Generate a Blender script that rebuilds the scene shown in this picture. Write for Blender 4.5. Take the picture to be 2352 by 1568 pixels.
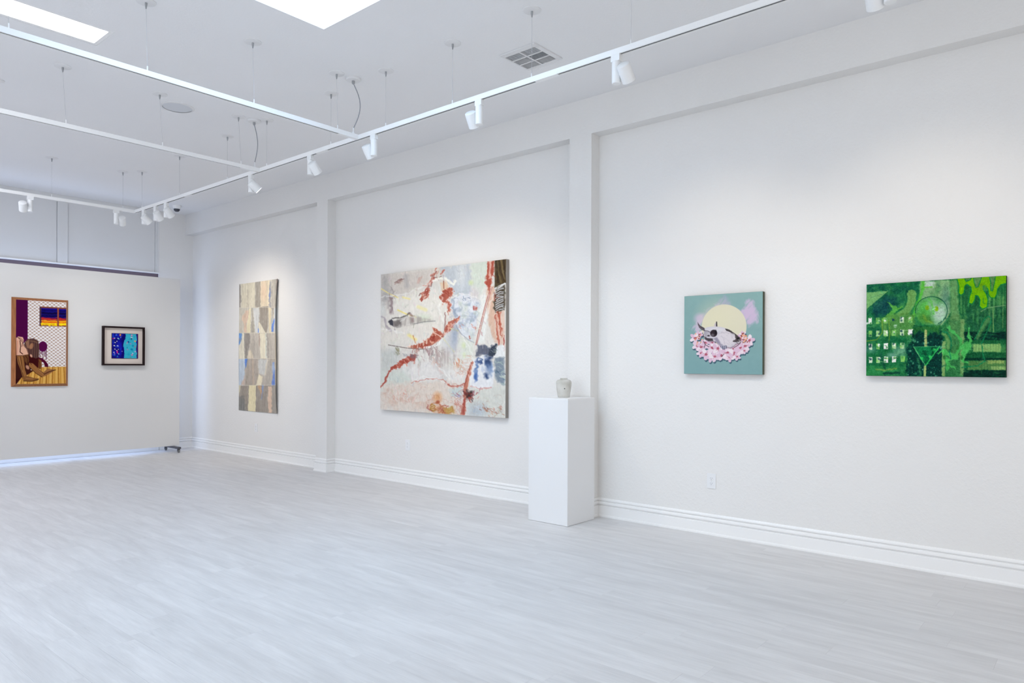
import bpy, bmesh, math, random
import numpy as np
from mathutils import Vector, Matrix

for o in list(bpy.data.objects):
    bpy.data.objects.remove(o)
scene = bpy.context.scene
COL = scene.collection
rad = math.radians

# ------------------------------------------------------------------ camera
YAW, ROLL, PITCH = rad(49.3944), rad(0.2709), rad(0.0409)
FPX, CY, CAMH = 1630.92, 837.07, 1.30
fw = Vector((math.sin(YAW) * math.cos(PITCH), math.cos(YAW) * math.cos(PITCH), math.sin(PITCH)))
r0 = Vector((math.cos(YAW), -math.sin(YAW), 0.0))
u0 = r0.cross(fw)
cr = math.cos(ROLL) * r0 + math.sin(ROLL) * u0
cu = -math.sin(ROLL) * r0 + math.cos(ROLL) * u0
cam_d = bpy.data.cameras.new('camera')
cam = bpy.data.objects.new('camera', cam_d)
COL.objects.link(cam)
cam_d.sensor_width = 36.0
cam_d.sensor_fit = 'HORIZONTAL'
cam_d.lens = 36.0 * FPX / 2352.0
cam_d.shift_y = (CY - 784.0) / 2352.0
cam_d.clip_start = 0.05
cam.matrix_world = Matrix(((cr.x, cu.x, -fw.x, 0.0), (cr.y, cu.y, -fw.y, 0.0), (cr.z, cu.z, -fw.z, CAMH), (0, 0, 0, 1)))
scene.camera = cam

# ------------------------------------------------------------------ world, light, exposure
scene.view_settings.view_transform = 'Standard'
scene.view_settings.look = 'None'
scene.view_settings.gamma = 1.0
scene.view_settings.use_curve_mapping = False
scene.view_settings.exposure = 0.03

# strength and tint of each light, some of them added out of view (r, g, b)
GAIN = {'sky': (0.35, 0.45, 0.60), 'skylight': (0.45, 0.60, 0.78), 'added_skylight': (0.38, 0.32, 0.28), 'storefront': (1.06, 1.01, 1.01), 'added_front_window': (0.58, 0.46, 0.37),  # second skylight, storefront and front window are added sources
        'rear': (0.85, 0.95, 1.35), 'panel': (0.50, 0.51, 0.53), 'added_panels': (3.55, 3.65, 3.95), 'spots': (1.02, 0.90, 0.73), 'far_spots': (1.0, 0.96, 0.88)}
def tint(key):
    """(strength, colour) of a light group"""
    g = GAIN[key]
    k = max(max(g), 1e-6)
    return k, (g[0] / k, g[1] / k, g[2] / k)

world = bpy.data.worlds.new('sky')
scene.world = world
world.use_nodes = True
bg = world.node_tree.nodes['Background']
k, c = tint('sky')
bg.inputs[0].default_value = (*c, 1)
bg.inputs[1].default_value = 1.0 * k

def area_light(name, key, loc, rot, sx, sy, power):
    d = bpy.data.lights.new(name, 'AREA')
    d.shape = 'RECTANGLE'
    d.size, d.size_y = sx, sy
    k, d.color = tint(key)
    d.energy = power * k
    o = bpy.data.objects.new(name, d)
    COL.objects.link(o)
    o.location = loc
    o.rotation_euler = rot
    return o

# daylight: skylight and rear opening, plus unseen added skylight, side and front windows
area_light('skylight_daylight', 'skylight', (2.15, 3.45, 4.26), (0, 0, 0), 1.36, 1.36, 100.0)
area_light('skylight_daylight', 'added_skylight', (2.15, -1.0, 4.26), (0, 0, 0), 1.36, 1.36, 100.0)  # second skylight, added out of view for more daylight
area_light('added_side_daylight', 'storefront', (-4.30, 2.6, 1.45), (0, rad(-90), 0), 2.3, 5.6, 150.0)  # side storefront out of view, added for daylight from the left
area_light('added_front_daylight', 'added_front_window', (0.6, -3.70, 1.45), (rad(90), 0, 0), 7.4, 2.3, 150.0)  # front window out of view, added as another light source
area_light('rear_daylight', 'rear', (2.45, 11.16, 1.35), (rad(-90), 0, 0), 4.2, 2.4, 60.0)

# ------------------------------------------------------------------ node materials
def srgb(r, g, b):
    def f(c):
        c /= 255.0
        return c / 12.92 if c <= 0.04045 else ((c + 0.055) / 1.055) ** 2.4
    return (f(r), f(g), f(b), 1.0)

def material(name, color=(0.8, 0.8, 0.8, 1), rough=0.5, metal=0.0, spec=0.5):
    m = bpy.data.materials.new(name)
    m.use_nodes = True
    b = m.node_tree.nodes['Principled BSDF']
    b.inputs['Base Color'].default_value = color
    b.inputs['Roughness'].default_value = rough
    b.inputs['Metallic'].default_value = metal
    b.inputs['Specular IOR Level'].default_value = spec
    return m

def node(m, kind, **kw):
    n = m.node_tree.nodes.new(kind)
    for k, v in kw.items():
        setattr(n, k, v)
    return n

def link(m, a, b):
    m.node_tree.links.new(a, b)

def plaster(name, color, scale, strength, dist, rough=0.6):
    m = material(name, color, rough, spec=0.3)
    b = m.node_tree.nodes['Principled BSDF']
    tc = node(m, 'ShaderNodeTexCoord')
    n1 = node(m, 'ShaderNodeTexNoise')
    n1.inputs['Scale'].default_value = scale
    n1.inputs['Detail'].default_value = 3.0
    n1.inputs['Roughness'].default_value = 0.55
    link(m, tc.outputs['Object'], n1.inputs['Vector'])
    ramp = node(m, 'ShaderNodeMapRange')
    ramp.inputs['From Min'].default_value = 0.42
    ramp.inputs['From Max'].default_value = 0.66
    link(m, n1.outputs['Fac'], ramp.inputs['Value'])
    bp = node(m, 'ShaderNodeBump')
    bp.inputs['Strength'].default_value = strength
    bp.inputs['Distance'].default_value = dist
    link(m, ramp.outputs['Result'], bp.inputs['Height'])
    link(m, bp.outputs['Normal'], b.inputs['Normal'])
    n2 = node(m, 'ShaderNodeTexNoise')
    n2.inputs['Scale'].default_value = 1.1
    n2.inputs['Detail'].default_value = 2.0
    link(m, tc.outputs['Object'], n2.inputs['Vector'])
    mix = node(m, 'ShaderNodeMix', data_type='RGBA')
    mix.inputs[6].default_value = color
    mix.inputs[7].default_value = (color[0] * 0.965, color[1] * 0.965, color[2] * 0.97, 1)
    link(m, n2.outputs['Fac'], mix.inputs[0])
    link(m, mix.outputs[2], b.inputs['Base Color'])
    return m

M = {}
M['wall'] = plaster('wall_paint', (0.848, 0.840, 0.827, 1), 46.0, 0.22, 0.004)
M['ceiling'] = plaster('ceiling_paint', (0.893, 0.895, 0.906, 1), 60.0, 0.14, 0.003)
M['beam'] = plaster('beam_paint', (0.815, 0.80, 0.778, 1), 46.0, 0.16, 0.003)
M['panel_wall'] = plaster('back_panel_paint', (0.78, 0.785, 0.79, 1), 30.0, 0.04, 0.002)
M['trim'] = material('trim_gloss', (0.92, 0.92, 0.92, 1), 0.32)
M['partition'] = plaster('partition_paint', (0.76, 0.755, 0.75, 1), 80.0, 0.03, 0.001)
M['track'] = material('track_white_enamel', (0.92, 0.925, 0.93, 1), 0.35)
M['slot'] = material('track_slot_grey', (0.09, 0.092, 0.10, 1), 0.6, spec=0.2)
M['fixture'] = material('fixture_white', (0.90, 0.91, 0.92, 1), 0.38)
M['steel'] = material('cable_steel', (0.56, 0.57, 0.60, 1), 0.5, 0.0)
M['dark_steel'] = material('grip_dark', (0.36, 0.37, 0.39, 1), 0.5, 0.0)
M['cord'] = material('cord_grey', (0.33, 0.34, 0.37, 1), 0.5)
M['canopy'] = material('canopy_white', (0.80, 0.80, 0.81, 1), 0.45)
M['bronze'] = material('bronze_frame', srgb(112, 98, 108), 0.45, 0.2)
M['caster_metal'] = material('caster_metal', (0.10, 0.10, 0.12, 1), 0.45, 0.5)
M['caster_wheel'] = material('caster_rubber', (0.16, 0.165, 0.17, 1), 0.5)
M['plastic'] = material('outlet_plastic', (0.84, 0.85, 0.87, 1), 0.3)
M['plastic_dark'] = material('outlet_slot', (0.22, 0.22, 0.24, 1), 0.6)
M['plinth'] = plaster('plinth_paint', (0.86, 0.865, 0.875, 1), 60.0, 0.03, 0.001, 0.5)
M['plinth_top'] = material('plinth_top_paint', (0.89, 0.89, 0.895, 1), 0.5)
M['vent'] = material('vent_enamel', (0.79, 0.79, 0.80, 1), 0.45)
M['vent_shaded'] = material('vent_shaded_enamel', (0.70, 0.71, 0.73, 1), 0.6)
M['vent_dark'] = material('vent_duct', (0.72, 0.73, 0.75, 1), 0.7)
M['grille'] = material('speaker_grille', (0.68, 0.70, 0.74, 1), 0.6)
M['dome'] = material('camera_dome', (0.05, 0.055, 0.07, 1), 0.12)

def emitter(name, color, strength):
    m = material(name, (0.9, 0.9, 0.9, 1))
    b = m.node_tree.nodes['Principled BSDF']
    b.inputs['Emission Color'].default_value = color
    b.inputs['Emission Strength'].default_value = strength
    return m
M['diffuser'] = emitter('panel_diffuser', (*tint('panel')[1], 1), 8.0 * tint('panel')[0])
M['added_diffuser'] = emitter('added_panel_diffuser', (*tint('added_panels')[1], 1), 8.0 * tint('added_panels')[0])  # brighter emitter for the panels added out of view
M['lens'] = emitter('spot_lens', (1.0, 0.98, 0.95, 1), 25.0)

def thin_glass():
    m = bpy.data.materials.new('window_glass')
    m.use_nodes = True
    nt = m.node_tree
    nt.nodes.remove(nt.nodes['Principled BSDF'])
    t = node(m, 'ShaderNodeBsdfTransparent')
    t.inputs[0].default_value = (0.92, 0.96, 0.97, 1)
    g = node(m, 'ShaderNodeBsdfGlossy')
    g.inputs['Roughness'].default_value = 0.02
    x = node(m, 'ShaderNodeMixShader')
    x.inputs[0].default_value = 0.06
    link(m, t.outputs[0], x.inputs[1])
    link(m, g.outputs[0], x.inputs[2])
    link(m, x.outputs[0], nt.nodes['Material Output'].inputs[0])
    return m
M['glass'] = thin_glass()

def plank_material():
    m = material('grey_oak_plank', (0.7, 0.7, 0.72, 1), 0.42, spec=0.4)
    b = m.node_tree.nodes['Principled BSDF']
    geo = node(m, 'ShaderNodeNewGeometry')
    info = node(m, 'ShaderNodeObjectInfo')
    att = node(m, 'ShaderNodeAttribute', attribute_name='rnd')
    add = node(m, 'ShaderNodeMath', operation='ADD')
    link(m, info.outputs['Random'], add.inputs[0])
    link(m, att.outputs['Fac'], add.inputs[1])
    mul = node(m, 'ShaderNodeMath', operation='MULTIPLY')
    mul.inputs[1].default_value = 37.0
    link(m, add.outputs[0], mul.inputs[0])
    def streak(sx, sy, detail, rough):
        mp = node(m, 'ShaderNodeMapping')
        mp.inputs['Scale'].default_value = (sx, sy, 1.0)
        link(m, geo.outputs['Position'], mp.inputs['Vector'])
        n = node(m, 'ShaderNodeTexNoise', noise_dimensions='4D')
        n.inputs['Scale'].default_value = 1.0
        n.inputs['Detail'].default_value = detail
        n.inputs['Roughness'].default_value = rough
        n.inputs['Distortion'].default_value = 0.35
        link(m, mp.outputs[0], n.inputs['Vector'])
        link(m, mul.outputs[0], n.inputs['W'])
        return n
    a = streak(13.0, 1.7, 4.0, 0.6)
    c = streak(130.0, 7.0, 3.0, 0.6)
    k = streak(22.0, 5.0, 3.0, 0.55)
    r1 = node(m, 'ShaderNodeMapRange')
    r1.inputs['From Min'].default_value = 0.36
    r1.inputs['From Max'].default_value = 0.66
    link(m, a.outputs['Fac'], r1.inputs['Value'])
    m1 = node(m, 'ShaderNodeMix', data_type='RGBA')
    m1.inputs[6].default_value = (0.652, 0.642, 0.644, 1)
    m1.inputs[7].default_value = (0.755, 0.747, 0.750, 1)
    link(m, r1.outputs[0], m1.inputs[0])
    r2 = node(m, 'ShaderNodeMapRange')
    r2.inputs['From Min'].default_value = 0.30
    r2.inputs['From Max'].default_value = 0.72
    r2.inputs['To Min'].default_value = 0.945
    r2.inputs['To Max'].default_value = 1.035
    link(m, c.outputs['Fac'], r2.inputs['Value'])
    r3 = node(m, 'ShaderNodeMapRange')
    r3.inputs['From Min'].default_value = 0.66
    r3.inputs['From Max'].default_value = 0.80
    r3.inputs['To Min'].default_value = 1.0
    r3.inputs['To Max'].default_value = 0.86
    link(m, k.outputs['Fac'], r3.inputs['Value'])
    # each plank a little lighter or darker than its neighbours
    fr = node(m, 'ShaderNodeMath', operation='FRACT')
    link(m, add.outputs[0], fr.inputs[0])
    r4 = node(m, 'ShaderNodeMapRange')
    r4.inputs['To Min'].default_value = 0.978
    r4.inputs['To Max'].default_value = 1.018
    link(m, fr.outputs[0], r4.inputs['Value'])
    p1 = node(m, 'ShaderNodeMath', operation='MULTIPLY')
    link(m, r2.outputs[0], p1.inputs[0])
    link(m, r3.outputs[0], p1.inputs[1])
    p2 = node(m, 'ShaderNodeMath', operation='MULTIPLY')
    link(m, p1.outputs[0], p2.inputs[0])
    link(m, r4.outputs[0], p2.inputs[1])
    vm = node(m, 'ShaderNodeVectorMath', operation='SCALE')
    link(m, m1.outputs[2], vm.inputs[0])
    link(m, p2.outputs[0], vm.inputs['Scale'])
    link(m, vm.outputs[0], b.inputs['Base Color'])
    bp = node(m, 'ShaderNodeBump')
    bp.inputs['Strength'].default_value = 0.10
    bp.inputs['Distance'].default_value = 0.001
    link(m, c.outputs['Fac'], bp.inputs['Height'])
    link(m, bp.outputs[0], b.inputs['Normal'])
    return m
M['plank'] = plank_material()
M['subfloor'] = material('subfloor', (0.30, 0.30, 0.31, 1), 0.8)

# ------------------------------------------------------------------ mesh helpers
def link_obj(name, me, mat=None, parent=None):
    o = bpy.data.objects.new(name, me)
    COL.objects.link(o)
    if mat is not None and len(me.materials) == 0:
        me.materials.append(M[mat] if isinstance(mat, str) else mat)
    if parent is not None:
        o.parent = parent
    return o

def from_bm(name, bm, mat, parent=None, smooth=False):
    bmesh.ops.recalc_face_normals(bm, faces=bm.faces)
    me = bpy.data.meshes.new(name)
    bm.to_mesh(me)
    bm.free()
    if smooth:
        me.polygons.foreach_set('use_smooth', [True] * len(me.polygons))
        try:
            me.set_sharp_from_angle(angle=rad(38))
        except Exception:
            pass
    return link_obj(name, me, mat, parent)

def add_box(bm, x0, x1, y0, y1, z0, z1):
    v = [bm.verts.new(p) for p in ((x0, y0, z0), (x1, y0, z0), (x1, y1, z0), (x0, y1, z0), (x0, y0, z1), (x1, y0, z1), (x1, y1, z1), (x0, y1, z1))]
    for f in ((0, 3, 2, 1), (4, 5, 6, 7), (0, 1, 5, 4), (1, 2, 6, 5), (2, 3, 7, 6), (3, 0, 4, 7)):
        bm.faces.new([v[i] for i in f])

def boxes(name, mat, parent, *bs, bevel=0.0):
    bm = bmesh.new()
    for b in bs:
        add_box(bm, *b)
    if bevel:
        bmesh.ops.bevel(bm, geom=list(bm.edges), offset=bevel, segments=2, affect='EDGES', profile=0.6)
    return from_bm(name, bm, mat, parent)

def frame_of(axis):
    w = Vector(axis).normalized()
    a = Vector((0, 0, 1)) if abs(w.z) < 0.9 else Vector((1, 0, 0))
    u = a.cross(w).normalized()
    return u, w.cross(u), w

def add_lathe(bm, prof, origin=(0, 0, 0), axis=(0, 0, 1), seg=32, caps=(True, True)):
    """prof: list of (radius, height along axis)"""
    u, v, w = frame_of(axis)
    o = Vector(origin)
    rings = []
    for r, h in prof:
        if r < 1e-6:
            rings.append([bm.verts.new(o + w * h)])
        else:
            rings.append([bm.verts.new(o + w * h + (u * math.cos(2 * math.pi * k / seg) + v * math.sin(2 * math.pi * k / seg)) * r) for k in range(seg)])
    for a, b in zip(rings, rings[1:]):
        if len(a) == 1 and len(b) == 1:
            continue
        for k in range(seg):
            k2 = (k + 1) % seg
            if len(a) == 1:
                bm.faces.new((a[0], b[k], b[k2]))
            elif len(b) == 1:
                bm.faces.new((a[k], b[0], a[k2]))
            else:
                bm.faces.new((a[k], a[k2], b[k2], b[k]))
    if caps[0] and len(rings[0]) > 1:
        bm.faces.new(rings[0][::-1])
    if caps[1] and len(rings[-1]) > 1:
        bm.faces.new(rings[-1])

def lathe(name, mat, parent, prof, origin=(0, 0, 0), axis=(0, 0, 1), seg=32, smooth=True, caps=(True, True)):
    bm = bmesh.new()
    add_lathe(bm, prof, origin, axis, seg, caps)
    return from_bm(name, bm, mat, parent, smooth)

def tube(name, mat, parent, pts, r, seg=8):
    bm = bmesh.new()
    pts = [Vector(p) for p in pts]
    rings = []
    for i, p in enumerate(pts):
        d = (pts[min(i + 1, len(pts) - 1)] - pts[max(i - 1, 0)]).normalized()
        u = Vector((1, 0, 0)) - d * d.x
        u.normalize()
        v = d.cross(u)
        rings.append([bm.verts.new(p + (u * math.cos(2 * math.pi * k / seg) + v * math.sin(2 * math.pi * k / seg)) * r) for k in range(seg)])
    for a, b in zip(rings, rings[1:]):
        for k in range(seg):
            bm.faces.new((a[k], a[(k + 1) % seg], b[(k + 1) % seg], b[k]))
    bm.faces.new(rings[0][::-1])
    bm.faces.new(rings[-1])
    return from_bm(name, bm, mat, parent, True)

def sweep(name, mat, path, profile, kind='structure', parent=None):
    """sweep a closed (offset to the left of travel, z) profile along an XY path with mitred corners"""
    n = len(path)
    bm = bmesh.new()
    rings = []
    for i in range(n):
        p = Vector(path[i])
        ds = []
        if i > 0:
            ds.append((p - Vector(path[i - 1])).normalized())
        if i < n - 1:
            ds.append((Vector(path[i + 1]) - p).normalized())
        ns = [Vector((-d.y, d.x)) for d in ds]
        if len(ns) == 2:
            m = ns[0] + ns[1]
            off = m / (m.dot(ns[0]))
        else:
            off = ns[0]
        rings.append([bm.verts.new((p.x + off.x * d, p.y + off.y * d, z)) for d, z in profile])
    k = len(profile)
    for a, b in zip(rings, rings[1:]):
        for j in range(k):
            bm.faces.new((a[j], a[(j + 1) % k], b[(j + 1) % k], b[j]))
    bm.faces.new(rings[0])
    bm.faces.new(rings[-1][::-1])
    o = from_bm(name, bm, mat, parent)
    if kind:
        o['kind'] = kind
    return o

def thing(name, label, cat, loc=(0, 0, 0), group=None):
    o = bpy.data.objects.new(name, None)
    o.empty_display_size = 0.05
    COL.objects.link(o)
    o.location = loc
    return tag(o, label, cat, group)

def tag(o, label, cat, group=None):
    o['label'] = label
    o['category'] = cat
    if group:
        o['group'] = group
    return o

def struct(o, label=None):
    o['kind'] = 'structure'
    if label:
        o['label'] = label
    return o

# ------------------------------------------------------------------ room shell
X0, XW, Y0, YB, ZC = -4.1, 5.16, -3.5, 10.98, 3.593
XP, ZB = 5.04, 3.282          # face of beam and pilasters, underside of beam
P2 = (3.438, 3.668)           # pilaster behind the plinth
P1 = (7.256, 7.478)           # pilaster between tall sheet and large canvas

# floor: planks running along the side wall
floor = struct(boxes('floor', 'subfloor', None, (X0, XW + 0.2, Y0, YB + 0.3, -0.08, -0.009)), 'pale grey oak plank floor')
PW, PL, GAP = 0.152, 1.22, 0.0003
def plank_mesh(w, l):
    bm = bmesh.new()
    c = 0.0003
    hw, hl = w / 2 - GAP / 2, l / 2 - GAP / 2
    lo = [bm.verts.new((sx * hw, sy * hl, -0.009)) for sx, sy in ((-1, -1), (1, -1), (1, 1), (-1, 1))]
    mi = [bm.verts.new((sx * hw, sy * hl, -c)) for sx, sy in ((-1, -1), (1, -1), (1, 1), (-1, 1))]
    up = [bm.verts.new((sx * (hw - c), sy * (hl - c), 0.0)) for sx, sy in ((-1, -1), (1, -1), (1, 1), (-1, 1))]
    for a, b in ((lo, mi), (mi, up)):
        for i in range(4):
            bm.faces.new((a[i], a[(i + 1) % 4], b[(i + 1) % 4], b[i]))
    bm.faces.new(up)
    bmesh.ops.recalc_face_normals(bm, faces=bm.faces)
    me = bpy.data.meshes.new('plank')
    bm.to_mesh(me)
    bm.free()
    me.materials.append(M['plank'])
    return me

rng = random.Random(11)
cells = []
x = XW - PW / 2 + 0.03
while x > X0 + PW / 2 - 0.1:
    y = Y0 - rng.random() * PL
    while y < YB + 0.25:
        a, b = max(y, Y0), min(y + PL, YB + 0.2)
        if b - a > 0.05:
            cells.append((x, (a + b) / 2, b - a))
        y += PL
    x -= PW

def plank_view_area(c):
    px, py, l = c
    best = []
    for sx, sy in ((-1, -1), (1, -1), (1, 1), (-1, 1)):
        v = Vector((px + sx * PW / 2, py + sy * l / 2, -CAMH))
        z = v.dot(fw)
        if z < 0.3:
            return 0.0
        best.append((1176 + FPX * v.dot(cr) / z, CY - FPX * v.dot(cu) / z))
    xs = [min(max(q[0], 0), 2352) for q in best]
    ys = [min(max(q[1], 0), 1568) for q in best]
    if max(xs) - min(xs) < 1 or max(ys) - min(ys) < 1:
        return 0.0
    ar = 0.0
    for i in range(4):
        j = (i + 1) % 4
        ar += xs[i] * ys[j] - xs[j] * ys[i]
    return abs(ar) / 2

cells.sort(key=plank_view_area, reverse=True)
full = plank_mesh(PW, PL)
for px, py, l in cells[:298]:
    o = link_obj('plank', full if abs(l - PL) < 1e-6 else plank_mesh(PW, l), None, floor)
    o.location = (px, py, 0)
verts, faces, rnd = [], [], []
for px, py, l in cells[298:]:
    i = len(verts)
    hw, hl = PW / 2 - GAP / 2, l / 2 - GAP / 2
    verts += [(px - hw, py - hl, 0), (px + hw, py - hl, 0), (px + hw, py + hl, 0), (px - hw, py + hl, 0),
              (px - hw, py - hl, -0.009), (px + hw, py - hl, -0.009), (px + hw, py + hl, -0.009), (px - hw, py + hl, -0.009)]
    faces += [(i, i + 1, i + 2, i + 3), (i, i + 4, i + 5, i + 1), (i + 1, i + 5, i + 6, i + 2), (i + 2, i + 6, i + 7, i + 3), (i + 3, i + 7, i + 4, i)]
    rnd += [rng.random()] * 5
me = bpy.data.meshes.new('far_planks')
me.from_pydata(verts, [], faces)
at = me.attributes.new('rnd', 'FLOAT', 'FACE')
at.data.foreach_set('value', rnd)
o = link_obj('planks', me, 'plank', floor)
o['kind'] = 'stuff'

# ceiling with its skylight wells and the recess of the light panel
SKY = [(1.47, 2.845, 2.77, 4.15), (1.47, 2.845, -1.7, -0.32)]  # the second well is added out of view for daylight
PANELS = [(0.70, 1.908, 5.335, 5.600), (0.45, 1.658, 8.20, 8.465), (-2.3, -1.092, 5.335, 5.600), (-2.3, -1.092, 8.20, 8.465)]  # all but the first are added out of view for more light
def sheet_with_holes(name, mat, x0, x1, y0, y1, z0, z1, holes):
    xs = sorted({x0, x1} | {h[0] for h in holes} | {h[1] for h in holes})
    ys = sorted({y0, y1} | {h[2] for h in holes} | {h[3] for h in holes})
    bm = bmesh.new()
    def solid(i, j):
        if i < 0 or j < 0 or i >= len(xs) - 1 or j >= len(ys) - 1:
            return False
        cx, cy = (xs[i] + xs[i + 1]) / 2, (ys[j] + ys[j + 1]) / 2
        return not any(h[0] < cx < h[1] and h[2] < cy < h[3] for h in holes)
    vd = {}
    def V(i, j, z):
        if (i, j, z) not in vd:
            vd[(i, j, z)] = bm.verts.new((xs[i], ys[j], z))
        return vd[(i, j, z)]
    for i in range(len(xs) - 1):
        for j in range(len(ys) - 1):
            if not solid(i, j):
                continue
            for z in (z0, z1):
                bm.faces.new((V(i, j, z), V(i + 1, j, z), V(i + 1, j + 1, z), V(i, j + 1, z)))
            for di, dj, a, b in ((-1, 0, (i, j), (i, j + 1)), (1, 0, (i + 1, j), (i + 1, j + 1)), (0, -1, (i, j), (i + 1, j)), (0, 1, (i, j + 1), (i + 1, j + 1))):
                if not solid(i + di, j + dj):
                    bm.faces.new((V(*a, z0), V(*b, z0), V(*b, z1), V(*a, z1)))
    return from_bm(name, bm, mat)
g = 0.028
ceil = struct(sheet_with_holes('ceiling', 'ceiling', X0 - 0.3, XW + 0.2, Y0 - 0.2, YB + 0.4, ZC, ZC + 0.10,
                               SKY + [(a - g, b + g, c - g, d + g) for a, b, c, d in PANELS]), 'white painted ceiling')
for x0, x1, y0, y1 in SKY:
    t = 0.05
    boxes('skylight_well', 'ceiling', ceil, (x0 - t, x0, y0 - t, y1 + t, ZC + 0.10, 4.34), (x1, x1 + t, y0 - t, y1 + t, ZC + 0.10, 4.34),
          (x0, x1, y0 - t, y0, ZC + 0.10, 4.34), (x0, x1, y1, y1 + t, ZC + 0.10, 4.34))
for i, (x0, x1, y0, y1) in enumerate(SKY):
    w = struct(boxes('window_%d' % (2 + i), 'trim', None, (x0, x1, y0, y0 + 0.03, 4.20, 4.235), (x0, x1, y1 - 0.03, y1, 4.20, 4.235),
                     (x0, x0 + 0.03, y0 + 0.03, y1 - 0.03, 4.20, 4.235), (x1 - 0.03, x1, y0 + 0.03, y1 - 0.03, 4.20, 4.235)), 'skylight glazing frame')
    boxes('pane', 'glass', w, (x0 + 0.03, x1 - 0.03, y0 + 0.03, y1 - 0.03, 4.214, 4.220))

# right wall: recessed bays under a beam, two pilasters
wall_r = struct(boxes('wall_right', 'wall', None, (XW, XW + 0.2, Y0 - 0.2, YB + 0.4, 0, ZC)), 'white textured plaster side wall')
boxes('beam', 'wall', wall_r, (XP, XW, Y0, YB, ZB, ZC))
for a, b in (P2, P1):
    boxes('pilaster', 'wall', wall_r, (XP, XW, a, b, 0, ZB))

# back wall: plain pier on the right, boarded transom above a glazed opening
OX0, OX1, OZ = 0.35, 4.645, 2.646
wall_b = struct(boxes('wall_back', 'wall', None, (OX1, XW, YB, YB + 0.25, 0, ZC), (X0, OX0, YB, YB + 0.25, 0, ZC),
                      (OX0, OX1, YB + 0.10, YB + 0.25, OZ, ZC)), 'white back wall with boarded transom panels')
edges = [OX0, 0.98, 1.10, 2.14, 2.262, 3.303, 3.426, 4.597]
for i in range(0, 8, 2):
    x0 = edges[i]
    x1 = edges[i + 1]
    boxes('transom_panel', 'panel_wall', wall_b, (x0 + 0.004, x1 - 0.004, YB + 0.024, YB + 0.10, OZ + 0.018, ZC - 0.05))
for x0, x1 in ((0.98, 1.10), (2.14, 2.262), (3.303, 3.426)):
    boxes('batten', 'panel_wall', wall_b, (x0, x1, YB + 0.002, YB + 0.10, OZ + 0.018, ZC - 0.05), bevel=0.003)
boxes('jamb', 'panel_wall', wall_b, (4.597, 4.618, YB + 0.014, YB + 0.10, OZ + 0.018, ZC - 0.05), (4.618, OX1, YB + 0.001, YB + 0.10, OZ + 0.018, ZC - 0.05), bevel=0.002)
struct(boxes('trim_1', 'trim', None, (OX0, OX1, YB - 0.018, YB + 0.10, OZ, OZ + 0.018), bevel=0.003), 'white ledge under the transom panels')
struct(boxes('trim_2', 'panel_wall', None, (OX0, 4.63, YB - 0.012, YB + 0.10, ZC - 0.058, ZC), bevel=0.004), 'flat white strip along the ceiling above the transom panels')
win = struct(boxes('window_1', 'bronze', None, (OX0, OX1, YB + 0.03, YB + 0.08, OZ - 0.075, OZ), (OX0, OX1, YB + 0.03, YB + 0.08, 0.09, 0.12),
                   *[(x, x + 0.05, YB + 0.03, YB + 0.08, 0.12, OZ - 0.075) for x in (OX0, 1.41, 2.47, 3.53, OX1 - 0.05)]), 'bronze framed glazing behind the movable partition')
for x in (0.40, 1.46, 2.52, 3.58):
    boxes('pane', 'glass', win, (x, x + (1.01 if x < 3 else 1.015), YB + 0.052, YB + 0.058, 0.12, OZ - 0.075))
struct(boxes('trim_3', 'trim', None, (OX0, OX1, YB - 0.03, YB + 0.10, 0.0, 0.088), bevel=0.004), 'white sill below the glazing behind the partition')

# left and front walls (out of view) with window openings added for daylight
wall_l = struct(boxes('wall_left', 'wall', None, (X0 - 0.2, X0, Y0 - 0.2, -0.3, 0, ZC), (X0 - 0.2, X0, 5.5, YB + 0.4, 0, ZC),
                      (X0 - 0.2, X0, -0.3, 5.5, 0, 0.25), (X0 - 0.2, X0, -0.3, 5.5, 2.65, ZC)), 'white wall with added storefront window')
w4 = struct(boxes('window_4', 'bronze', None, (X0 - 0.12, X0 - 0.06, -0.3, 5.5, 0.25, 0.31), (X0 - 0.12, X0 - 0.06, -0.3, 5.5, 2.59, 2.65),
                  *[(X0 - 0.12, X0 - 0.06, y, y + 0.06, 0.31, 2.59) for y in (-0.3, 1.12, 2.57, 4.02, 5.44)]), 'added storefront window frame, out of view')
for y in (-0.24, 1.18, 2.63, 4.08):
    boxes('pane', 'glass', w4, (X0 - 0.094, X0 - 0.088, y, y + (1.36 if y < 0 or y > 4 else 1.39), 0.31, 2.59))
struct(boxes('wall_front', 'wall', None, (X0, -3.2, Y0 - 0.2, Y0, 0, ZC), (4.4, XW, Y0 - 0.2, Y0, 0, ZC), (-3.2, 4.4, Y0 - 0.2, Y0, 0, 0.25), (-3.2, 4.4, Y0 - 0.2, Y0, 2.65, ZC)), 'white front wall with added shop window')
w5 = struct(boxes('window_5', 'bronze', None, (-3.2, 4.4, Y0 - 0.12, Y0 - 0.06, 0.25, 0.31), (-3.2, 4.4, Y0 - 0.12, Y0 - 0.06, 2.59, 2.65),
                  *[(x, x + 0.06, Y0 - 0.12, Y0 - 0.06, 0.31, 2.59) for x in (-3.2, -1.315, 0.57, 2.455, 4.34)]), 'added front shop window frame, out of view')
for x in (-3.14, -1.255, 0.63, 2.515):
    boxes('pane', 'glass', w5, (x, x + 1.825, Y0 - 0.094, Y0 - 0.088, 0.31, 2.59))

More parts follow.
